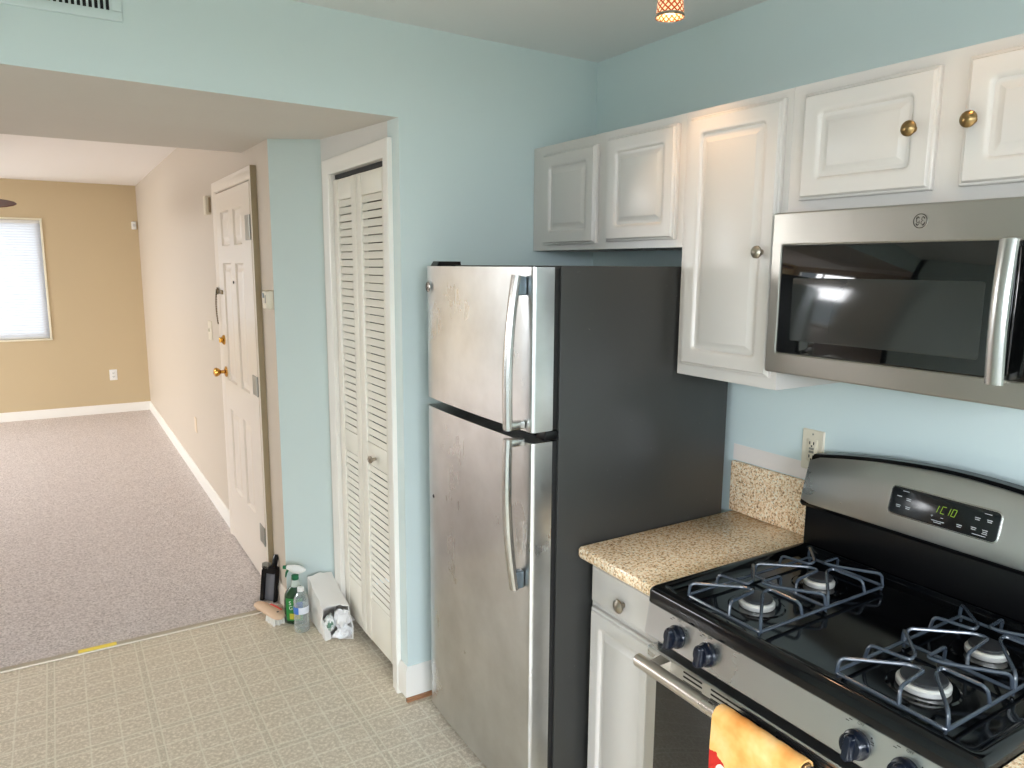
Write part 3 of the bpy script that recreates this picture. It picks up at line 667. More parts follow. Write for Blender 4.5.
for zz in (1.196, 1.180): b.lathe([(0.0045, 0), (0.0045, 0.002), (0.002, 0.003)], (-0.722, F0 + 0.004, zz), (0, -1, 0), 10)
b.build('centre_hinge', BLKP, t)
b = MB(); b.lathe([(0.007, 0), (0.006, 0.001), (0.001, 0.0012)], (FX - 0.0045, F1 - 0.062, 0.862), (-1, 0, 0), 12); b.build('door_plug', BLKP, rd)

# ------------------------------------------------------------------ microwave
MX = -0.344; M0, M1 = -1.930, -1.167; MZ0, MZ1 = 1.389, 1.784
t = thing('microwave', (-0.17, -1.55, MZ0), 'stainless over-the-range microwave with black glass door', 'microwave')
b = MB(); b.box(-0.305, -0.0015, M0 + 0.003, M1 - 0.003, MZ0 + 0.004, MZ1 - 0.002, 0.003); b.box(-0.29, -0.03, M0 + 0.05, M1 - 0.05, MZ0 - 0.002, MZ0 + 0.004); b.build('body', BLKP, t)
fr = face_x(0.0)
b = MB()   # bezel: rounded outer sheet with a rectangular opening
O = lambda i, d: (M0+i, M1-i, MZ0+i, MZ1-i, 0.003, d)
I = lambda i, d: (-1.905-i, -1.198+i, 1.440-i, 1.706+i, 0.006, d)
b.rects(fr, [O(0, 0.306), O(0, -MX-0.004), O(0.0015, -MX-0.001), O(0.004, -MX), I(0.003, -MX), I(0, -MX-0.0015), I(0, -MX-0.012)], 4); dr = b.build('door', STEEL_M, t, sharp=12)
b = MB(); b.rects(fr, [(-1.728, -1.199, 1.441, 1.705, 0.005, 0.30), (-1.728, -1.199, 1.441, 1.705, 0.005, -MX-0.003), (-1.726, -1.201, 1.443, 1.703, 0.004, -MX-0.002)]); b.build('door_glass', BGLASS, dr)
b = MB(); b.rects(fr, [(-1.678, -1.235, 1.474, 1.627, 0.006, -MX-0.004), (-1.678, -1.235, 1.474, 1.627, 0.006, -MX-0.0019), (-1.677, -1.236, 1.475, 1.626, 0.006, -MX-0.0015)]); b.build('door_window', WINGL, dr)
b = MB(); b.rects(fr, [(-1.904, -1.732, 1.441, 1.705, 0.004, 0.30), (-1.904, -1.732, 1.441, 1.705, 0.004, -MX-0.003), (-1.902, -1.734, 1.443, 1.703, 0.004, -MX-0.002)]); b.build('control_panel', BGLASS, t)
b = MB(); P = []
for i in range(15):
    s = i/14; P.append((MX - 0.024 - 0.009*math.sin(PI*s), -1.724, 1.434 + 0.272*s))
b.tube(P, 0.0085, 12, rx=0.0175, up=(-1, 0, 0))
for z0 in (1.430, 1.690): b.box(MX - 0.026, MX + 0.001, -1.737, -1.711, z0 + 0.004, z0 + 0.020, 0.003)
b.build('handle', CHROME, dr)
badge(dr, face_x(MX), -1.540, 1.748, 0.0155, BDG, STEEL_M)

# ------------------------------------------------------------------ gas range
R0, R1 = -1.922, -1.1425; RC = (R0 + R1)/2
t = thing('gas_range', (-0.37, RC, 0), 'stainless gas range with black cooktop and four burners', 'range')
b = MB(); b.box(-0.655, -0.0025, R0 + 0.002, R1 - 0.002, 0.04, 0.836, 0.002)
b.build('body', BLKP, t)
for y in (R0 + 0.05, R1 - 0.05):
    for x in (-0.60, -0.08): b = MB(); b.lathe([(0.018, 0), (0.018, 0.042)], (x, y, 0), (0, 0, 1), 10); b.build('foot', BLKP, t)
# cooktop: rounded black pan with a raised rim
b = MB()
q = lambda i, z, r: (-0.690+i, -0.098-min(i, 0.02), R0+i, R1-i, r, z)
b.rects(slab, [q(0.004, 0.832, 0.006), q(0.0, 0.838, 0.008), q(0.0, 0.866, 0.010), q(0.002, 0.8715, 0.012), q(0.007, 0.8765, 0.014), q(0.014, 0.8790, 0.016), q(0.022, 0.8782, 0.018), q(0.028, 0.8745, 0.020), q(0.032, 0.8685, 0.020), q(0.036, 0.8640, 0.022), q(0.044, 0.8618, 0.022), q(0.060, 0.8610, 0.025)], 6)
b.build('cooktop', BLACK, t)
BUR = [(-0.523, -1.334, 0.038), (-0.292, -1.334, 0.034), (-0.523, -1.731, 0.044), (-0.292, -1.731, 0.036)]
for (x, y, R) in BUR:
    b = MB(); b.lathe([(0.066, 0.8612), (0.062, 0.8635), (0.050, 0.8630), (R*1.02, 0.8625), (R*0.9, 0.8640)], (x, y, 0), (0, 0, 1), 28, cap0=False); bu = b.build('burner', BLACK, t)
    b = MB(); b.lathe([(R*0.80, 0.8625), (R*1.05, 0.8630), (R*1.09, 0.8655), (R*1.09, 0.8735), (R*0.98, 0.8775), (R*0.75, 0.8785)], (x, y, 0), (0, 0, 1), 28); b.build('burner_head', ALU, bu)
    b = MB(); b.lathe([(R*0.72, 0.8784), (R*0.92, 0.8792), (R*0.95, 0.8825), (R*0.90, 0.8850), (R*0.60, 0.8860), (R*0.2, 0.8863)], (x, y, 0), (0, 0, 1), 28); b.build('burner_cap', CAPB, bu)
def bend(pts, r=0.014, n=4):
    """round the corners of a polyline"""
    P = [Vector(p) for p in pts]; out = [P[0]]
    for a, c, d in zip(P, P[1:], P[2:]):
        u = (a - c); w = (d - c); k = min(r, u.length*0.45, w.length*0.45); A = c + u.normalized()*k; D = c + w.normalized()*k
        for i in range(n + 1):
            s = i/n; out.append(A*(1-s)**2 + c*2*s*(1-s) + D*s*s)
    out.append(P[-1]); return out
for yc in (-1.334, -1.731):
    x0, x1, hy = -0.642, -0.188, 0.107; zr, zt_ = 0.8740, 0.9090; xm = -0.412; rr = 0.0040
    b = MB()
    b.tube(bend([(x0, yc+0.02, zr), (x0, yc+hy, zr), (x1, yc+hy, zr), (x1, yc-hy, zr), (x0, yc-hy, zr), (x0, yc+0.02, zr)], 0.010), rr, 8)
    b.tube([(xm, yc-hy, zr), (xm, yc+hy, zr)], rr, 8)
    for (fx, fy_) in ((x0+0.004, yc+hy-0.004), (x0+0.004, yc-hy+0.004), (x1-0.004, yc+hy-0.004), (x1-0.004, yc-hy+0.004), (xm, yc+hy-0.002), (xm, yc-hy+0.002)):
        b.tube([(fx, fy_, zr), (fx, fy_, 0.8635)], [rr, rr*0.8], 8)
    for cx in (-0.523, -0.290):
        hx0, hx1 = (cx - x0, xm - cx) if cx < xm else (cx - xm, x1 - cx); h = 0.1155
        for k in range(4):
            a = k*PI/2; ca, sa = math.cos(a), math.sin(a)
            def T(u, w, z):
                X_ = u*ca - w*sa
                return (cx + X_*((hx0 if X_ < 0 else hx1)/h if abs(X_) > 0.03 else 1.0), yc + (u*sa + w*ca)*(hy/h), z)
            # hairpin finger: rises from one corner of the cell, points at the burner, comes back to the middle of the same side
            pts = [T(-h, h*0.97, zr), T(-h*0.97, h*0.95, zt_ - 0.004), T(-0.030, 0.016, zt_), T(-0.024, -0.013, zt_), T(-h*0.95, -0.020, zt_ - 0.003), T(-h, -0.024, zr)]
            b.tube(bend(pts, 0.012, 4), rr*0.95, 8)
    b.build('grate', IRON, t)
# slanted control panel and knobs
pfr = frame((-0.7015, 0, 0.757), (0, 1, 0), Vector((0.0135, 0, 0.079)).normalized(), Vector((-0.079, 0, 0.0135)).normalized())
b = MB(); b.rects(pfr, [(R0+0.002, R1-0.002, 0, 0.080, 0.002, -0.04), (R0+0.002, R1-0.002, 0, 0.080, 0.002, -0.002), (R0+0.004, R1-0.004, 0.002, 0.078, 0.002, 0.0)]); cpn = b.build('control_panel', STEEL_R, t)
INK = mat('panel_ink', rgb(40, 38, 36), 0.5)
for i, y in enumerate((-1.252, -1.347, -1.714, -1.806)):
    c0 = pfr(y, 0.036, 0.0); nn = pfr(0, 0, 1) - pfr(0, 0, 0); vv_ = pfr(0, 1, 0) - pfr(0, 0, 0)
    b = MB(); b.lathe([(0.0270, 0.0004), (0.0270, 0.006), (0.0240, 0.010), (0.0228, 0.022), (0.020, 0.025), (0.006, 0.0255)], c0, nn, 26)
    kf = frame(c0, (0, 1, 0), vv_, nn)
    b.rects(kf, [(-0.0105, 0.0105, -0.0270, 0.0228, 0.009, 0.018), (-0.0090, 0.0090, -0.0270, 0.0225, 0.008, 0.032), (-0.0055, 0.0055, -0.0235, 0.0195, 0.005, 0.0370)], 5)
    kb = b.build('knob', KNOBB, t)
    b = MB(); mark = lambda a, c, d: kf(-a, c, d)
    b.mesh(text_mesh('OFF', 0.0075), lambda a, c, d: mark(a, c + 0.0385, 0.0006))
    for a in (-0.024,): b.rects(mark, [(a - 0.0016 + 0.048, a + 0.0016 + 0.048, 0.0234, 0.0266, 0.0015, 0.0001), (a - 0.0016 + 0.048, a + 0.0016 + 0.048, 0.0234, 0.0266, 0.0015, 0.0006)])
    for a, c in ((-0.026, 0.033), (-0.020, 0.0375), (0.026, 0.018), (0.027, 0.014)): b.rects(mark, [(a-0.0035, a+0.0035, c-0.0007, c+0.0007, 0.0003, 0.0001), (a-0.0035, a+0.0035, c-0.0007, c+0.0007, 0.0003, 0.0006)], 2)
    b.build('knob_marks', INK, cpn)
# oven door
OX = -0.690
fr = face_x(0.0)
b = MB(); b.rects(fr, [(R0+0.003, R1-0.003, 0.205, 0.722, 0.004, 0.652), (R0+0.003, R1-0.003, 0.205, 0.722, 0.004, -OX-0.004), (R0+0.006, R1-0.006, 0.208, 0.719, 0.004, -OX)]); od = b.build('oven_door', STEEL_R, t)
b = MB(); b.rects(fr, [(-1.880, -1.184, 0.29, 0.663, 0.004, -OX-0.002), (-1.880, -1.184, 0.29, 0.663, 0.004, -OX+0.0010), (-1.878, -1.186, 0.292, 0.661, 0.004, -OX+0.0018)]); b.build('oven_window', BGLASS, od)
b = MB()
for y0, y1 in ((-1.332, -1.272), (-1.498, -1.358), (-1.676, -1.536), (-1.770, -1.706)):
    for z in (0.7125, 0.7010, 0.6895): b.rects(fr, [(y0, y1, z-0.0022, z+0.0022, 0.002, -OX-0.001), (y0, y1, z-0.0022, z+0.0022, 0.002, -OX+0.0006)])
b.build('vent_slots', DARK, od)
b = MB(); hz, hx = 0.704, -0.735
b.tube([(hx, -1.157, hz), (hx, -1.160, hz), (hx, -1.165, hz), (hx, -1.90, hz), (hx, -1.905, hz), (hx, -1.908, hz)], [0.008, 0.013, 0.0165, 0.0165, 0.013, 0.008], 18)
for y in (-1.212, -1.852): b.hexa([(hx, y-0.014, hz-0.010), (OX, y-0.018, hz-0.012), (OX, y+0.018, hz-0.012), (hx, y+0.014, hz-0.010)], [(hx, y-0.014, hz+0.010), (OX, y-0.018, hz+0.014), (OX, y+0.018, hz+0.014), (hx, y+0.014, hz+0.010)])
b.build('oven_handle', CHROME if False else steel('handle_bar_steel', rgb(214, 208, 200), 0.3, False), od)
b = MB(); b.rects(fr, [(R0+0.003, R1-0.003, 0.05, 0.198, 0.004, 0.652), (R0+0.003, R1-0.003, 0.05, 0.198, 0.004, -OX-0.004), (R0+0.006, R1-0.006, 0.053, 0.195, 0.004, -OX)]); b.build('storage_drawer', STEEL_R, t)
# backguard: black riser, tilted stainless console, display
b = MB(); b.box(-0.105, -0.0025, R0+0.001, R1-0.001, 0.836, 0.99, 0.004)
def arch(y): return 1.167 - 0.043*abs((y - RC)/((R1 - R0)/2))**1.8
NB = 24; ys_ = [R0 + (R1 - R0)*k/NB for k in range(NB + 1)]
rings = []
for y in ys_:
    zt2 = arch(y)
    rings.append([Vector((x, y, z)) for x, z in ((-0.1290, 0.998), (-0.088, zt2 - 0.002), (-0.080, zt2 + 0.006), (-0.050, zt2 + 0.006), (-0.0025, zt2 - 0.03), (-0.0025, 0.975), (-0.10, 0.982), (-0.121, 0.988))])
b.loops(rings, True)
bgd = b.build('backguard', BLKP, t)
bfr = frame((-0.1305, 0, 1.000), (0, 1, 0), Vector((0.0445, 0, 0.165)).normalized(), Vector((-0.165, 0, 0.0445)).normalized())
b = MB(); rings = []
for k, y in enumerate(ys_):
    y = min(max(y, R0 + 0.004), R1 - 0.004); hh = (arch(y) - 1.000)/0.9655 - 0.002 - (0.008 if k in (0, NB) else 0.0); lo = 0.008 if k in (0, NB) else 0.001
    rings.append([bfr(y, lo, -0.001), bfr(y, lo, 0.003), bfr(y, lo + 0.003, 0.0045), bfr(y, hh*0.5, 0.0060), bfr(y, hh - 0.003, 0.0045), bfr(y, hh, 0.003), bfr(y, hh, -0.001)])
b.loops(rings, True); b.build('console_panel', STEEL_R, bgd)
DU0, DU1, DV0, DV1 = -1.652, -1.398, 0.043, 0.112
b = MB(); b.rects(bfr, [(DU0-0.003, DU1+0.003, DV0-0.003, DV1+0.003, 0.013, 0.003), (DU0-0.003, DU1+0.003, DV0-0.003, DV1+0.003, 0.013, 0.0070), (DU0, DU1, DV0, DV1, 0.011, 0.0080)], 6)
b.build('display_rim', CHROME, bgd)
b = MB(); b.rects(bfr, [(DU0, DU1, DV0, DV1, 0.011, 0.0065), (DU0, DU1, DV0, DV1, 0.011, 0.0084), (DU0+0.001, DU1-0.001, DV0+0.001, DV1-0.001, 0.010, 0.0088)], 6); b.build('display_panel', mat('display_black', rgb(14, 17, 19), 0.15), bgd)
SEG = {'1': 'bc', 'C': 'afed', '0': 'abcdef'}
b = MB(); dc = (DU0 + DU1)/2 - 0.002; dv = 0.083
def seg_digit(ch, u, v, w=0.0085, h=0.017, k=0.0016):
    L = {'a': ((0, h/2), (w, h/2)), 'g': ((0, 0), (w, 0)), 'd': ((0, -h/2), (w, -h/2)), 'f': ((0, h/2), (0, 0)), 'b': ((w, h/2), (w, 0)), 'e': ((0, 0), (0, -h/2)), 'c': ((w, 0), (w, -h/2))}
    for s in SEG[ch]:
        (a, c), (e, g) = L[s]; horiz = c == g
        p = [(a-k*0 , c-k/2), (e, c-k/2), (e, c+k/2), (a, c+k/2)] if horiz else [(a-k/2, c), (a+k/2, c), (a+k/2, g), (a-k/2, g)]
        b.face([bfr(u - (x + 0.2*y_), v + y_, 0.0093) for x, y_ in p])
for ch, du in (('1', 0.020), ('C', 0.003), ('1', -0.0075), ('0', -0.0215)): seg_digit(ch, dc + du, dv)
b.build('clock_digits', mat('green_clock_led', rgb(40, 60, 20), 0.4, emit=(rgb(150, 190, 30), 0.5)), bgd, recalc=False)
PRT = mat('panel_print', rgb(176, 178, 178), 0.5)
def dash(b, u, v, w, h=0.0016): b.face([bfr(dc + s*w/2 + u, v + q_*h, 0.0093) for s, q_ in ((-1, -.5), (1, -.5), (1, .5), (-1, .5))])
def mark_part(*bars):
    for u, v, w, h in bars:
        b = MB(); dash(b, u, v, w, h); b.build('button_mark', PRT, bgd, recalc=False)
for u, v, n in ((0.108, 0.089, 1), (0.084, 0.0875, 2), (0.106, 0.067, 2), (0.082, 0.067, 2), (-0.043, 0.060, 2), (-0.078, 0.088, 2), (-0.104, 0.089, 2), (-0.074, 0.064, 2), (-0.099, 0.064, 3)):
    mark_part(*[(u, v - 0.0042*i, 0.012 - 0.002*(i % 2), 0.0018) for i in range(n)])
for u, v, w in ((0.094, 0.104, 0.016), (-0.098, 0.102, 0.016), (-0.088, 0.050, 0.030), (0.006, 0.0545, 0.030), (0.006, 0.0505, 0.018)): mark_part((u, v, w, 0.0016))
b = MB(); b.mesh(text_mesh('+', 0.012), lambda x, y_, d: bfr(dc + 0.022 - x, 0.064 + y_, 0.0091 + d)); b.build('button_mark', PRT, bgd)
mark_part((-0.002, 0.064, 0.006, 0.0016))

# ------------------------------------------------------------------ dish towel over the oven handle
TOW = mat('orange_dish_towel', rgb(238, 176, 104), 0.95, spec=0.1)
ns, lk, bs = nodes(TOW)
tc = N(ns, 'ShaderNodeTexCoord'); sp = N(ns, 'ShaderNodeSeparateXYZ'); lk.new(tc.outputs['Object'], sp.inputs[0])
n1 = noise(ns, lk, tc.outputs['Object'], 14, 3)
cc = ramp(ns, lk, n1, [(0.3, rgb(232, 152, 76)), (0.5, rgb(242, 182, 108)), (0.7, rgb(246, 204, 140))])
def blob(y, z, r, wob):
    dy = mth(ns, lk, 'SUBTRACT', sp.outputs['Y'], y); dz = mth(ns, lk, 'SUBTRACT', sp.outputs['Z'], z)
    d = mth(ns, lk, 'SQRT', mth(ns, lk, 'ADD', mth(ns, lk, 'MULTIPLY', dy, dy), mth(ns, lk, 'MULTIPLY', dz, dz)))
    return mth(ns, lk, 'LESS_THAN', mth(ns, lk, 'ADD', d, mth(ns, lk, 'MULTIPLY', noise(ns, lk, tc.outputs['Object'], 40, 2), wob)), r)
# object origin sits at the towel's lower centre (y -1.524, z 0.36)
for (y, z, r, wob, c) in ((0.096, 0.226, 0.066, 0.03, rgb(196, 52, 44)), (0.066, 0.205, 0.050, 0.03, rgb(206, 66, 50)), (0.062, 0.238, 0.026, 0.02, rgb(238, 228, 208)), (0.062, 0.232, 0.013, 0.012, rgb(60, 60, 48)), (-0.02, 0.08, 0.07, 0.03, rgb(196, 52, 44)), (-0.02, 0.08, 0.03, 0.02, rgb(238, 228, 208))):
    cc = mix(ns, lk, blob(y, z, r, wob), cc, c)
# red edge on the back fold, seen along the far side of the bar
lk.new(cc, bs.inputs['Base Color'])
bump(ns, lk, bs, noise(ns, lk, tc.outputs['Object'], 420, 2), 0.5, 0.002)
b = MB(); ty0, ty1 = -1.640, -1.426; nu, prof = 26, []
rb = 0.0205
for i in range(14): prof.append((hx - rb - 0.004*0, 0.36 + (hz - 0.36)*i/13, 1 - i/13))
for i in range(1, 9): a = PI - PI*i/9; prof.append((hx + rb*math.cos(a), hz + rb*math.sin(a), 0))
for i in range(8): prof.append((hx + rb, hz - 0.22*i/7, i/7*0.25))
def tp(j, k, off):
    x, z, w = prof[k]; s = j/nu; y = ty0 + (ty1 - ty0)*s
    wav = w*(0.007*math.sin(s*9 + 0.8) + 0.004*math.sin(s*19 + k*0.12)) + 0.0014*math.sin(k*0.9 + s*5)*(1 if w > 0 else 0.3)
    k0, k1 = max(k-1, 0), min(k+1, len(prof)-1); tx, tz = prof[k1][0]-prof[k0][0], prof[k1][1]-prof[k0][1]; l = math.hypot(tx, tz)
    n_ = (-tz/l, tx/l); e = wav - abs(wav)*0.0
    d = off + max(e, -0.002) if w else off + 0.0006*math.sin(s*30)
    return Vector((x + n_[0]*d, y, z + n_[1]*d))
G = [[[tp(j, k, off) for k in range(len(prof))] for j in range(nu + 1)] for off in (0.0, 0.004)]
V_ = [[[b.bm.verts.new(p) for p in col] for col in g] for g in G]
K = len(prof)
for g in V_:
    for j in range(nu):
        for k in range(K-1): b.bm.faces.new((g[j][k], g[j+1][k], g[j+1][k+1], g[j][k+1]))
for j in range(nu):
    for k in (0, K-1): b.bm.faces.new((V_[0][j][k], V_[0][j+1][k], V_[1][j+1][k], V_[1][j][k]))
for k in range(K-1):
    for j in (0, nu): b.bm.faces.new((V_[0][j][k], V_[0][j][k+1], V_[1][j][k+1], V_[1][j][k]))
tag(b.build('dish_towel', TOW, loc=(hx, -1.524, 0.36), sharp=80), 'orange dish towel with a red flower hanging over the oven handle', 'towel')

# ------------------------------------------------------------------ pendant lights over the range side
def pendant(x, y, label, power):
    t = thing('pendant_light', (x, y, 2.285), label, 'light', 'small amber ceiling lights')
    b = MB(); R = 0.036
    zt = zc(x) - 0.001
    b.lathe([(0.045, zt), (0.045, zt - 0.012), (0.020, zt - 0.022)], (x, y, 0), (0, 0, 1), 20); b.build('canopy', BRASS, t)
    b = MB(); b.lathe([(0.014, zt - 0.02), (0.016, 2.400), (0.020, 2.385)], (x, y, 0), (0, 0, 1), 14); b.build('socket', BRASS, t)
    b = MB(); pr = [(0.022, 2.388), (0.028, 2.375), (0.032, 2.34), (R, 2.296), (R*1.02, 2.287), (R*0.92, 2.287), (R*0.90, 2.296), (0.028, 2.34), (0.024, 2.372), (0.018, 2.384)]
    b.lathe(pr, (x, y, 0), (0, 0, 1), 24, cap0=False, cap1=False); b.build('shade', AMB, t)
    b = MB(); b.lathe([(R*0.93, 2.2895), (R*1.03, 2.2895), (R*1.05, 2.286), (R*1.05, 2.2905), (R*1.03, 2.2935), (R*0.93, 2.2925)], (x, y, 0), (0, 0, 1), 24, False, False); b.build('shade_rim', NICK, t)
    b = MB(); b.lathe([(0.010, 2.384), (0.016, 2.36), (0.027, 2.325), (0.027, 2.310), (0.018, 2.300), (0.003, 2.297)], (x, y, 0), (0, 0, 1), 18); b.build('bulb', BULB, t)
    d = bpy.data.lights.new('pendant_lamp', 'SPOT'); d.spot_size = math.radians(105); d.spot_blend = 0.6; d.energy = power; d.color = (1.0, 0.62, 0.34); d.shadow_soft_size = 0.03
    o = bpy.data.objects.new('pendant_lamp', d); o.location = (x, y, 2.255); COL.objects.link(o)
AMB = mat('amber_mosaic_glass', rgb(230, 130, 50), 0.25)
ns, lk, bs = nodes(AMB); tc = N(ns, 'ShaderNodeTexCoord')
sp = N(ns, 'ShaderNodeSeparateXYZ'); lk.new(tc.outputs['Object'], sp.inputs[0])
ang = mth(ns, lk, 'MULTIPLY', mth(ns, lk, 'ARCTAN2', sp.outputs['Y'], sp.outputs['X']), 14/(2*PI)); zz = mth(ns, lk, 'MULTIPLY', sp.outputs['Z'], 64)
w1 = mth(ns, lk, 'ABSOLUTE', mth(ns, lk, 'SUBTRACT', mth(ns, lk, 'FRACT', mth(ns, lk, 'ADD', mth(ns, lk, 'ADD', ang, zz), 50)), 0.5))
w2 = mth(ns, lk, 'ABSOLUTE', mth(ns, lk, 'SUBTRACT', mth(ns, lk, 'FRACT', mth(ns, lk, 'ADD', mth(ns, lk, 'SUBTRACT', ang, zz), 50)), 0.5))
ln = mth(ns, lk, 'LESS_THAN', mth(ns, lk, 'MINIMUM', w1, w2), 0.17)
cl = mix(ns, lk, ln, rgb(255, 214, 170), rgb(170, 70, 20)); lk.new(cl, bs.inputs['Base Color']); lk.new(cl, bs.inputs['Emission Color']); bs.inputs['Emission Strength'].default_value = 0.55
BULB = mat('warm_bulb', rgb(255, 240, 200), 0.4, emit=((1.0, 0.82, 0.45, 1), 6.0))
pendant(-0.470, -0.905, 'small lit amber mosaic ceiling light at the top edge', 4.0)
pendant(-0.470, -1.62, 'second small amber ceiling light over the range', 0.9)

# ------------------------------------------------------------------ ceiling fan in the living room
FXc, FYc, FZ = -2.70, 3.62, 2.035
t = thing('ceiling_fan', (FXc, FYc, FZ), 'dark-bladed ceiling fan in the living room, one blade tip showing', 'fan')
b = MB(); b.lathe([(0.07, 2.482), (0.065, 2.43), (0.016, 2.41), (0.014, 2.16)], (FXc, FYc, 0), (0, 0, 1), 18); b.build('downrod', FANW, t)
b = MB(); b.lathe([(0.03, 2.17), (0.10, 2.14), (0.115, 2.09), (0.11, 2.03), (0.06, 1.99), (0.02, 1.98)], (FXc, FYc, 0), (0, 0, 1), 24); b.build('motor', FANW, t)
for k in range(5):
    a = math.radians(-2 + 72*k); ux = Vector((math.cos(a), math.sin(a), 0)); uy = Vector((-math.sin(a), math.cos(a), 0))
    b = MB(); rg = []
    tilt = math.radians(22)
    for r, w in ((0.10, 0.025), (0.16, 0.055), (0.28, 0.090), (0.42, 0.100), (0.53, 0.090), (0.60, 0.066), (0.64, 0.034), (0.656, 0.004)):
        wd = (uy*math.cos(tilt) + Vector((0, 0, 1))*math.sin(tilt)); nn = wd.cross(ux)
        c0 = Vector((FXc, FYc, FZ)) + ux*r
        rg.append([c0 + wd*w + nn*0.003, c0 - wd*w + nn*0.003, c0 - wd*w - nn*0.003, c0 + wd*w - nn*0.003])
    b.loops(rg, True); b.build('blade', FANW, t)

# ------------------------------------------------------------------ things on the floor by the closet
# dustpan with brush, standing against the hall wall
DPX, DPY = -1.086, 1.135
GREYP = mat('grey_dustpan_plastic', rgb(112, 112, 116), 0.4)
t = thing('dustpan', (DPX, DPY, 0), 'grey and black dustpan with handle upright against the hall wall', 'dustpan')
df = frame((DPX, DPY, 0.004), Vector((0.62, -0.78, 0)).normalized(), Vector((0.13, 0.10, 1)).normalized(), Vector((-0.78, -0.62, 0.13)).normalized())
b = MB(); b.rects(df, [(-0.030, 0.036, 0, 0.150, 0.008, -0.003), (-0.030, 0.036, 0, 0.150, 0.008, 0.004), (-0.027, 0.033, 0.003, 0.147, 0.008, 0.006)]); b.build('pan', GREYP, t)
b = MB(); b.rects(df, [(-0.046, -0.026, 0.0, 0.155, 0.005, -0.010), (-0.046, -0.026, 0.0, 0.155, 0.005, 0.018)]); b.rects(df, [(0.032, 0.040, 0.0, 0.155, 0.003, -0.010), (0.032, 0.040, 0.0, 0.155, 0.003, 0.016)]); b.rects(df, [(-0.042, 0.038, 0.138, 0.172, 0.012, -0.012), (-0.042, 0.038, 0.138, 0.172, 0.012, 0.018)]); b.build('rim', BLKP, t)
b = MB(); b.tube([df(0.016, 0.160, 0.004), df(0.018, 0.185, 0.004), df(0.020, 0.212, 0.002), df(0.020, 0.232, 0.0)], [0.012, 0.014, 0.014, 0.008], 10); b.build('handle', BLKP, t)
b = MB(); b.rects(df, [(-0.046, -0.008, 0.160, 0.188, 0.006, -0.002), (-0.046, -0.008, 0.160, 0.188, 0.006, 0.018)]); b.build('clip', GREYM, t)

# wooden scrub brush lying on the floor
t = thing('scrub_brush', (-1.128, 0.96, 0), 'pale wooden scrub brush lying beside the dustpan', 'brush')
WBR = mat('pale_brush_wood', rgb(222, 188, 156), 0.6)
bd = Vector((0.22, -0.97, 0)).normalized(); bp = Vector((0.97, 0.22, 0)).normalized()
bf = frame((-1.128, 0.960, 0.0), bd, bp, (0, 0, 1))
b = MB(); rg = []
for u, w, h0, h1 in ((-0.128, 0.012, 0.020, 0.034), (-0.118, 0.024, 0.012, 0.042), (-0.08, 0.031, 0.013, 0.049), (-0.03, 0.030, 0.018, 0.053), (0.03, 0.034, 0.024, 0.057), (0.08, 0.034, 0.027, 0.058), (0.105, 0.027, 0.028, 0.054), (0.115, 0.010, 0.032, 0.048)):
    rg.append([bf(u, w*math.cos(a/12*2*PI), (h0+h1)/2 + (h1-h0)/2*math.sin(a/12*2*PI)) for a in range(12)])
b.loops(rg, True); b.build('block', WBR, t, sharp=60)
b = MB(); random.seed(3)
BRS = mat('white_bristles', rgb(226, 222, 212), 0.8)
for i in range(9):
    for j in range(4):
        u = 0.015 + 0.078*i/8; w = -0.020 + 0.040*j/3
        a, c = bf(u, w, 0.034), bf(u + random.uniform(-.004, .008), w*1.2 + random.uniform(-.004, .004), 0.0)
        b.tube([a, c], [0.004, 0.0062], 6)
b.build('bristles', BRS, t)
b = MB(); p0, p1 = bf(0.082, 0.0, 0.0572), bf(0.082, 0, 0.067); b.lathe([(0.006, 0.001), (0.005, 0.0018), (0.001, 0.002)], p0, p1 - p0, 12); b.build('hang_hole', DARK, t)
b = MB(); b.tube([bf(-0.03, 0.022, 0.049), bf(0.02, 0.026, 0.050), bf(0.06, 0.028, 0.050)], [0.005, 0.007, 0.005], 8); b.build('sticker', mat('red_sticker', rgb(206, 64, 48), 0.4), t)

# green spray bottle
SX, SY = -1.034, 0.852
t = thing('spray_bottle', (SX, SY, 0), 'green cleaner spray bottle with a white trigger head', 'bottle')
GRN = mat('dark_green_plastic', rgb(28, 66, 40), 0.2, spec=0.6); GLB = mat('green_label', rgb(44, 132, 60), 0.4); GTR = mat('green_trigger', rgb(20, 104, 66), 0.35); CLR = mat('clear_plastic', rgb(230, 238, 236), 0.1, trans=0.85, ior=1.2)
SU, SW = Vector((0.86, -0.52, 0)), Vector((0.52, 0.86, 0))
sfr = frame((SX, SY, 0), SU, (0, 0, 1), -SW)       # u across the view, v up, d towards the camera
def oval(rings, seg=24):
    return [[sfr(ru*math.cos(i/seg*2*PI) + off, z, rd*math.sin(i/seg*2*PI)) for i in range(seg)] for z, ru, rd, off in rings]
b = MB(); b.loops(oval([(0.0, 0.044, 0.022, 0), (0.004, 0.050, 0.027, 0), (0.05, 0.052, 0.028, 0), (0.11, 0.052, 0.028, 0), (0.14, 0.047, 0.027, 0), (0.165, 0.034, 0.023, 0.002), (0.180, 0.022, 0.020, 0.003)])); b.build('bottle_body', GRN, t, sharp=50)
b = MB(); b.loops(oval([(0.178, 0.0215, 0.0195, 0.003), (0.195, 0.018, 0.017, 0.003), (0.212, 0.015, 0.015, 0.003)])); b.build('bottle_neck', mat('pale_translucent_neck', rgb(196, 206, 196), 0.3), t)
b = MB(); b.lathe([(0.016, 0.212), (0.0165, 0.214), (0.0165, 0.232), (0.013, 0.234)], (SX + 0.003*SU.x, SY + 0.003*SU.y, 0), (0, 0, 1), 18); b.build('collar', GTR, t)
b = MB()
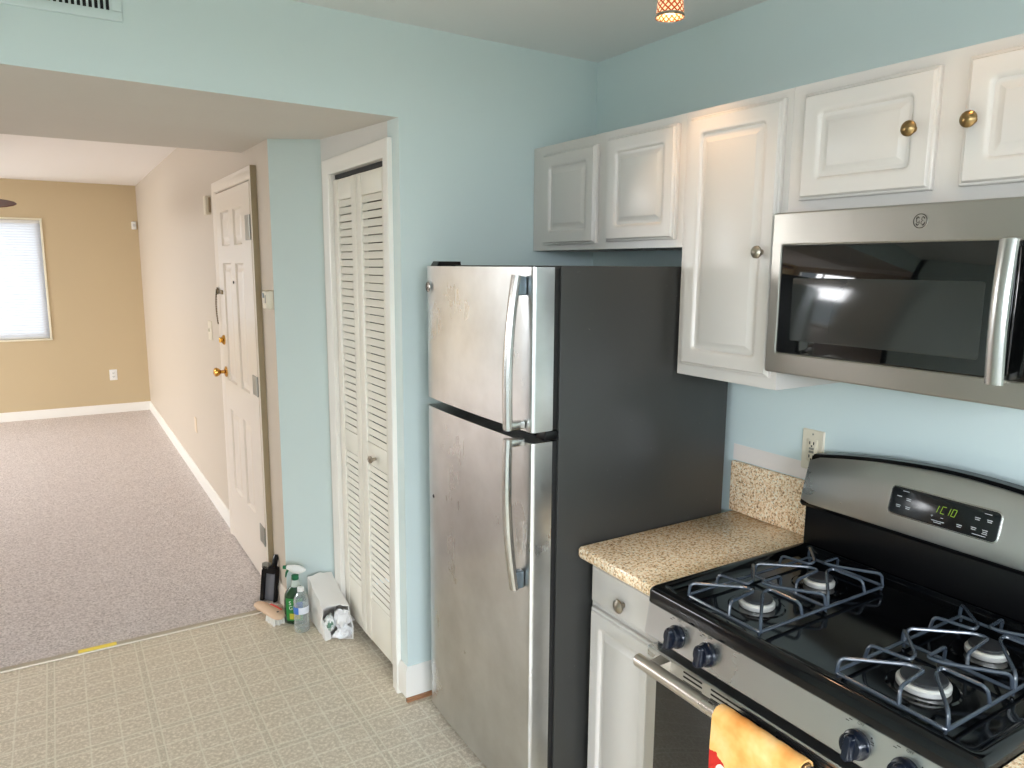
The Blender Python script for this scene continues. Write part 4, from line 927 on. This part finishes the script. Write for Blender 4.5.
hd = [(-0.034, 0.262, 0.278, 0.008), (-0.026, 0.257, 0.281, 0.010), (0.0, 0.240, 0.283, 0.014), (0.022, 0.238, 0.280, 0.015), (0.040, 0.244, 0.272, 0.013), (0.052, 0.252, 0.262, 0.007)]
b.loops([[sfr(u, (z0+z1)/2 + (z1-z0)/2*math.sin(i/12*2*PI), w*math.cos(i/12*2*PI)) for i in range(12)] for u, z0, z1, w in hd]); b.build('trigger_head', WPLAS, t, sharp=60)
b = MB(); b.tube([sfr(-0.034, 0.270, 0), sfr(-0.050, 0.270, 0)], [0.010, 0.008], 10); b.tube([sfr(-0.028, 0.258, 0), sfr(-0.036, 0.243, 0), sfr(-0.040, 0.222, 0)], [0.006, 0.005, 0.003], 8); b.build('nozzle_and_trigger', GTR, t)
def patch(b, u0, u1, z0, z1, ru, rd, grow, n=10):
    a0, a1 = math.acos(max(-1, min(1, u0/ru))), math.acos(max(-1, min(1, u1/ru)))
    R_ = []
    for z in (z0, z1): R_.append([sfr((ru+grow)*math.cos(a0 + (a1-a0)*i/n), z, (rd+grow)*math.sin(a0 + (a1-a0)*i/n)) for i in range(n+1)])
    R2 = [[sfr((ru+grow*.2)*math.cos(a0 + (a1-a0)*i/n), z, (rd+grow*.2)*math.sin(a0 + (a1-a0)*i/n)) for i in range(n+1)] for z in (z0, z1)]
    b.loops([R_[0], R_[1], R2[1], R2[0], R_[0]], False, False, False)
b = MB(); patch(b, -0.036, 0.038, 0.020, 0.128, 0.052, 0.028, 0.0008); lb = b.build('label', GLB, t)
b = MB()
for ch, u, v in (('S', -0.017, 0.106), ('G', -0.014, 0.082)):
    b = MB(); b.mesh(text_mesh(ch, 0.026), lambda x, y_, d, u=u, v=v: sfr(u + x, v + y_, 0.0288*math.sqrt(max(0.05, 1 - ((u + x)/0.0528)**2)) + 0.0006 + d)); b.build('label_letter', WPLAS, lb)
b = MB(); patch(b, -0.020, 0.026, 0.028, 0.055, 0.052, 0.028, 0.0014); b.build('label_flash', mat('yellow_label_print', rgb(206, 190, 60), 0.5), lb)

# clear water bottle in front
WXb, WYb = -1.032, 0.762
CLEAR = bpy.data.materials.new('clear_bottle_plastic'); CLEAR.use_nodes = True
ns = CLEAR.node_tree.nodes; lk = CLEAR.node_tree.links; ns.remove(ns['Principled BSDF'])
tr = N(ns, 'ShaderNodeBsdfTransparent'); tr.inputs['Color'].default_value = (0.93, 0.97, 0.96, 1); gl = N(ns, 'ShaderNodeBsdfGlossy'); gl.inputs['Roughness'].default_value = 0.08
df_ = N(ns, 'ShaderNodeBsdfDiffuse'); df_.inputs['Color'].default_value = (0.85, 0.9, 0.9, 1)
m1 = N(ns, 'ShaderNodeMixShader'); lw = N(ns, 'ShaderNodeLayerWeight'); lw.inputs['Blend'].default_value = 0.35
lk.new(lw.outputs['Facing'], m1.inputs[0]); lk.new(tr.outputs[0], m1.inputs[1]); lk.new(gl.outputs[0], m1.inputs[2])
m2 = N(ns, 'ShaderNodeMixShader'); m2.inputs[0].default_value = 0.16; lk.new(m1.outputs[0], m2.inputs[1]); lk.new(df_.outputs[0], m2.inputs[2]); lk.new(m2.outputs[0], ns['Material Output'].inputs['Surface'])
t = thing('water_bottle', (WXb, WYb, 0), 'small clear plastic water bottle with blue and white label', 'bottle')
pr = [(0.022, 0.002), (0.031, 0.001), (0.034, 0.008), (0.034, 0.03), (0.0318, 0.036), (0.034, 0.042), (0.0318, 0.052), (0.034, 0.062), (0.0318, 0.072), (0.034, 0.085), (0.034, 0.125), (0.0325, 0.135), (0.034, 0.142), (0.031, 0.158), (0.018, 0.180), (0.013, 0.188), (0.013, 0.196)]
b = MB(); b.lathe(pr, (WXb, WYb, 0), (0, 0, 1), 24); b.build('bottle_body', CLEAR, t)
b = MB(); b.lathe([(0.0145, 0.190), (0.0148, 0.192), (0.0148, 0.206), (0.013, 0.208)], (WXb, WYb, 0), (0, 0, 1), 18); b.build('bottle_cap', WPLAS, t)
WLB = mat('water_label', rgb(226, 230, 236), 0.4)
ns, lk, bs = nodes(WLB); tc = N(ns, 'ShaderNodeTexCoord'); sp = N(ns, 'ShaderNodeSeparateXYZ'); lk.new(tc.outputs['Object'], sp.inputs[0])
dd = mth(ns, lk, 'ADD', mth(ns, lk, 'MULTIPLY', sp.outputs['X'], 0.86), mth(ns, lk, 'MULTIPLY', sp.outputs['Y'], -0.52))
lk.new(mix(ns, lk, mth(ns, lk, 'LESS_THAN', dd, -0.003), rgb(226, 230, 238), rgb(66, 120, 206)), bs.inputs['Base Color'])
b = MB(); b.lathe([(0.0343, 0.090), (0.0347, 0.091), (0.0347, 0.121), (0.0343, 0.122)], (WXb, WYb, 0), (0, 0, 1), 24, False, False); b.build('label', WLB, t)

# white paper sack lying open, stuffed with crumpled plastic bags
SACK = mat('white_paper_sack', rgb(236, 232, 226), 0.7)
ns, lk, bs = nodes(SACK); v = coords(ns, lk); bump(ns, lk, bs, noise(ns, lk, v, 18, 4), 0.35, 0.01)
t = None
def sackpt(u, v, s):
    """u 0..1 across, v 0..1 up, s 0 front .. 1 back"""
    xl = -0.972; xr = -0.860; y0 = 0.640 - 0.085*u*(1 - 0.75*v); y = y0 + (0.850 - y0)*s
    h = 0.135 + 0.070*s
    return Vector((xl + (xr - xl)*u + 0.005*math.sin(v*PI)*(1 if u > .5 else -1), y, 0.003 + h*v + 0.010*math.sin(u*PI)*v))
b = MB(); per = [(0, 0)] + [(0, i/5) for i in range(1, 6)] + [(i/6, 1) for i in range(1, 7)] + [(1, 1 - i/5) for i in range(1, 6)] + [(1 - i/6, 0) for i in range(1, 6)]
def ring(s, inset=0.0):
    out = []
    c = sackpt(0.5, 0.5, s)
    for u, v in per:
        p = sackpt(u, v, s)
        p += Vector((0.003*math.sin(17*u + 9*v + 21*s), 0.0, 0.003*math.sin(13*u - 7*v + 15*s) if v > 0.1 else 0.0))
        p = p + (c - p).normalized()*inset
        if p.z < 0.001: p.z = 0.001
        out.append(p)
    return out
rings = [ring(s) for s in (1.0, 0.85, 0.65, 0.45, 0.25, 0.1, 0.0)] + [ring(s, 0.004) for s in (0.0, 0.2, 0.5, 0.8)]
b.loops(rings, True, True, True)
# loose flap at the lower front corner
b.hexa([(-0.975, 0.600, 0.002), (-0.945, 0.610, 0.002), (-0.943, 0.628, 0.004), (-0.974, 0.648, 0.002)], [(-0.974, 0.606, 0.006), (-0.945, 0.613, 0.022), (-0.943, 0.630, 0.026), (-0.974, 0.650, 0.095)])
tag(b.build('paper_sack', SACK, sharp=50), 'white paper sack lying open beside the louvered closet door', 'sack')
def crumple(c, r, seed, mtl, label, squash=(1, 1, 1)):
    rnd = random.Random(seed); b = MB()
    bmesh.ops.create_icosphere(b.bm, subdivisions=4, radius=1.0)
    dirs = [Vector((rnd.gauss(0, 1), rnd.gauss(0, 1), rnd.gauss(0, 1))).normalized() for _ in range(16)]; amp = [rnd.uniform(-.20, .26) for _ in dirs]
    for vv in b.bm.verts:
        n = vv.co.normalized(); k = 0.9
        for d, a in zip(dirs, amp): k += a*max(0, n.dot(d))**6 + 0.03*math.sin(11*n.dot(d) + a*40)
        vv.co = Vector(c) + Vector((n.x*squash[0], n.y*squash[1], n.z*squash[2]))*r*k
        if vv.co.z < 0.008: vv.co.z = 0.008
    tag(b.build('crumpled_bag', mtl, sharp=35), label, 'plastic bag', 'crumpled bags in the sack')
PLB = mat('thin_white_plastic', rgb(240, 241, 243), 0.25, spec=0.6)
PLG = mat('printed_plastic', rgb(226, 232, 226), 0.3)
ns, lk, bs = nodes(PLG); v = coords(ns, lk); lk.new(ramp(ns, lk, noise(ns, lk, v, 26, 3), [(0.38, rgb(92, 132, 112)), (0.46, rgb(234, 236, 232)), (0.56, rgb(236, 238, 236)), (0.64, rgb(196, 150, 96))]), bs.inputs['Base Color'])
crumple((-0.893, 0.606, 0.092), 0.037, 11, PLB, 'white crumpled plastic bag at the right of the sack mouth', (0.9, 1.2, 1.2))
crumple((-0.944, 0.634, 0.070), 0.030, 23, PLG, 'crumpled plastic bag printed green and tan inside the sack', (0.8, 1.1, 1.3))
crumple((-0.896, 0.586, 0.034), 0.031, 5, PLB, 'lowest white plastic bag spilling from the sack mouth', (1.3, 1.0, 0.9))
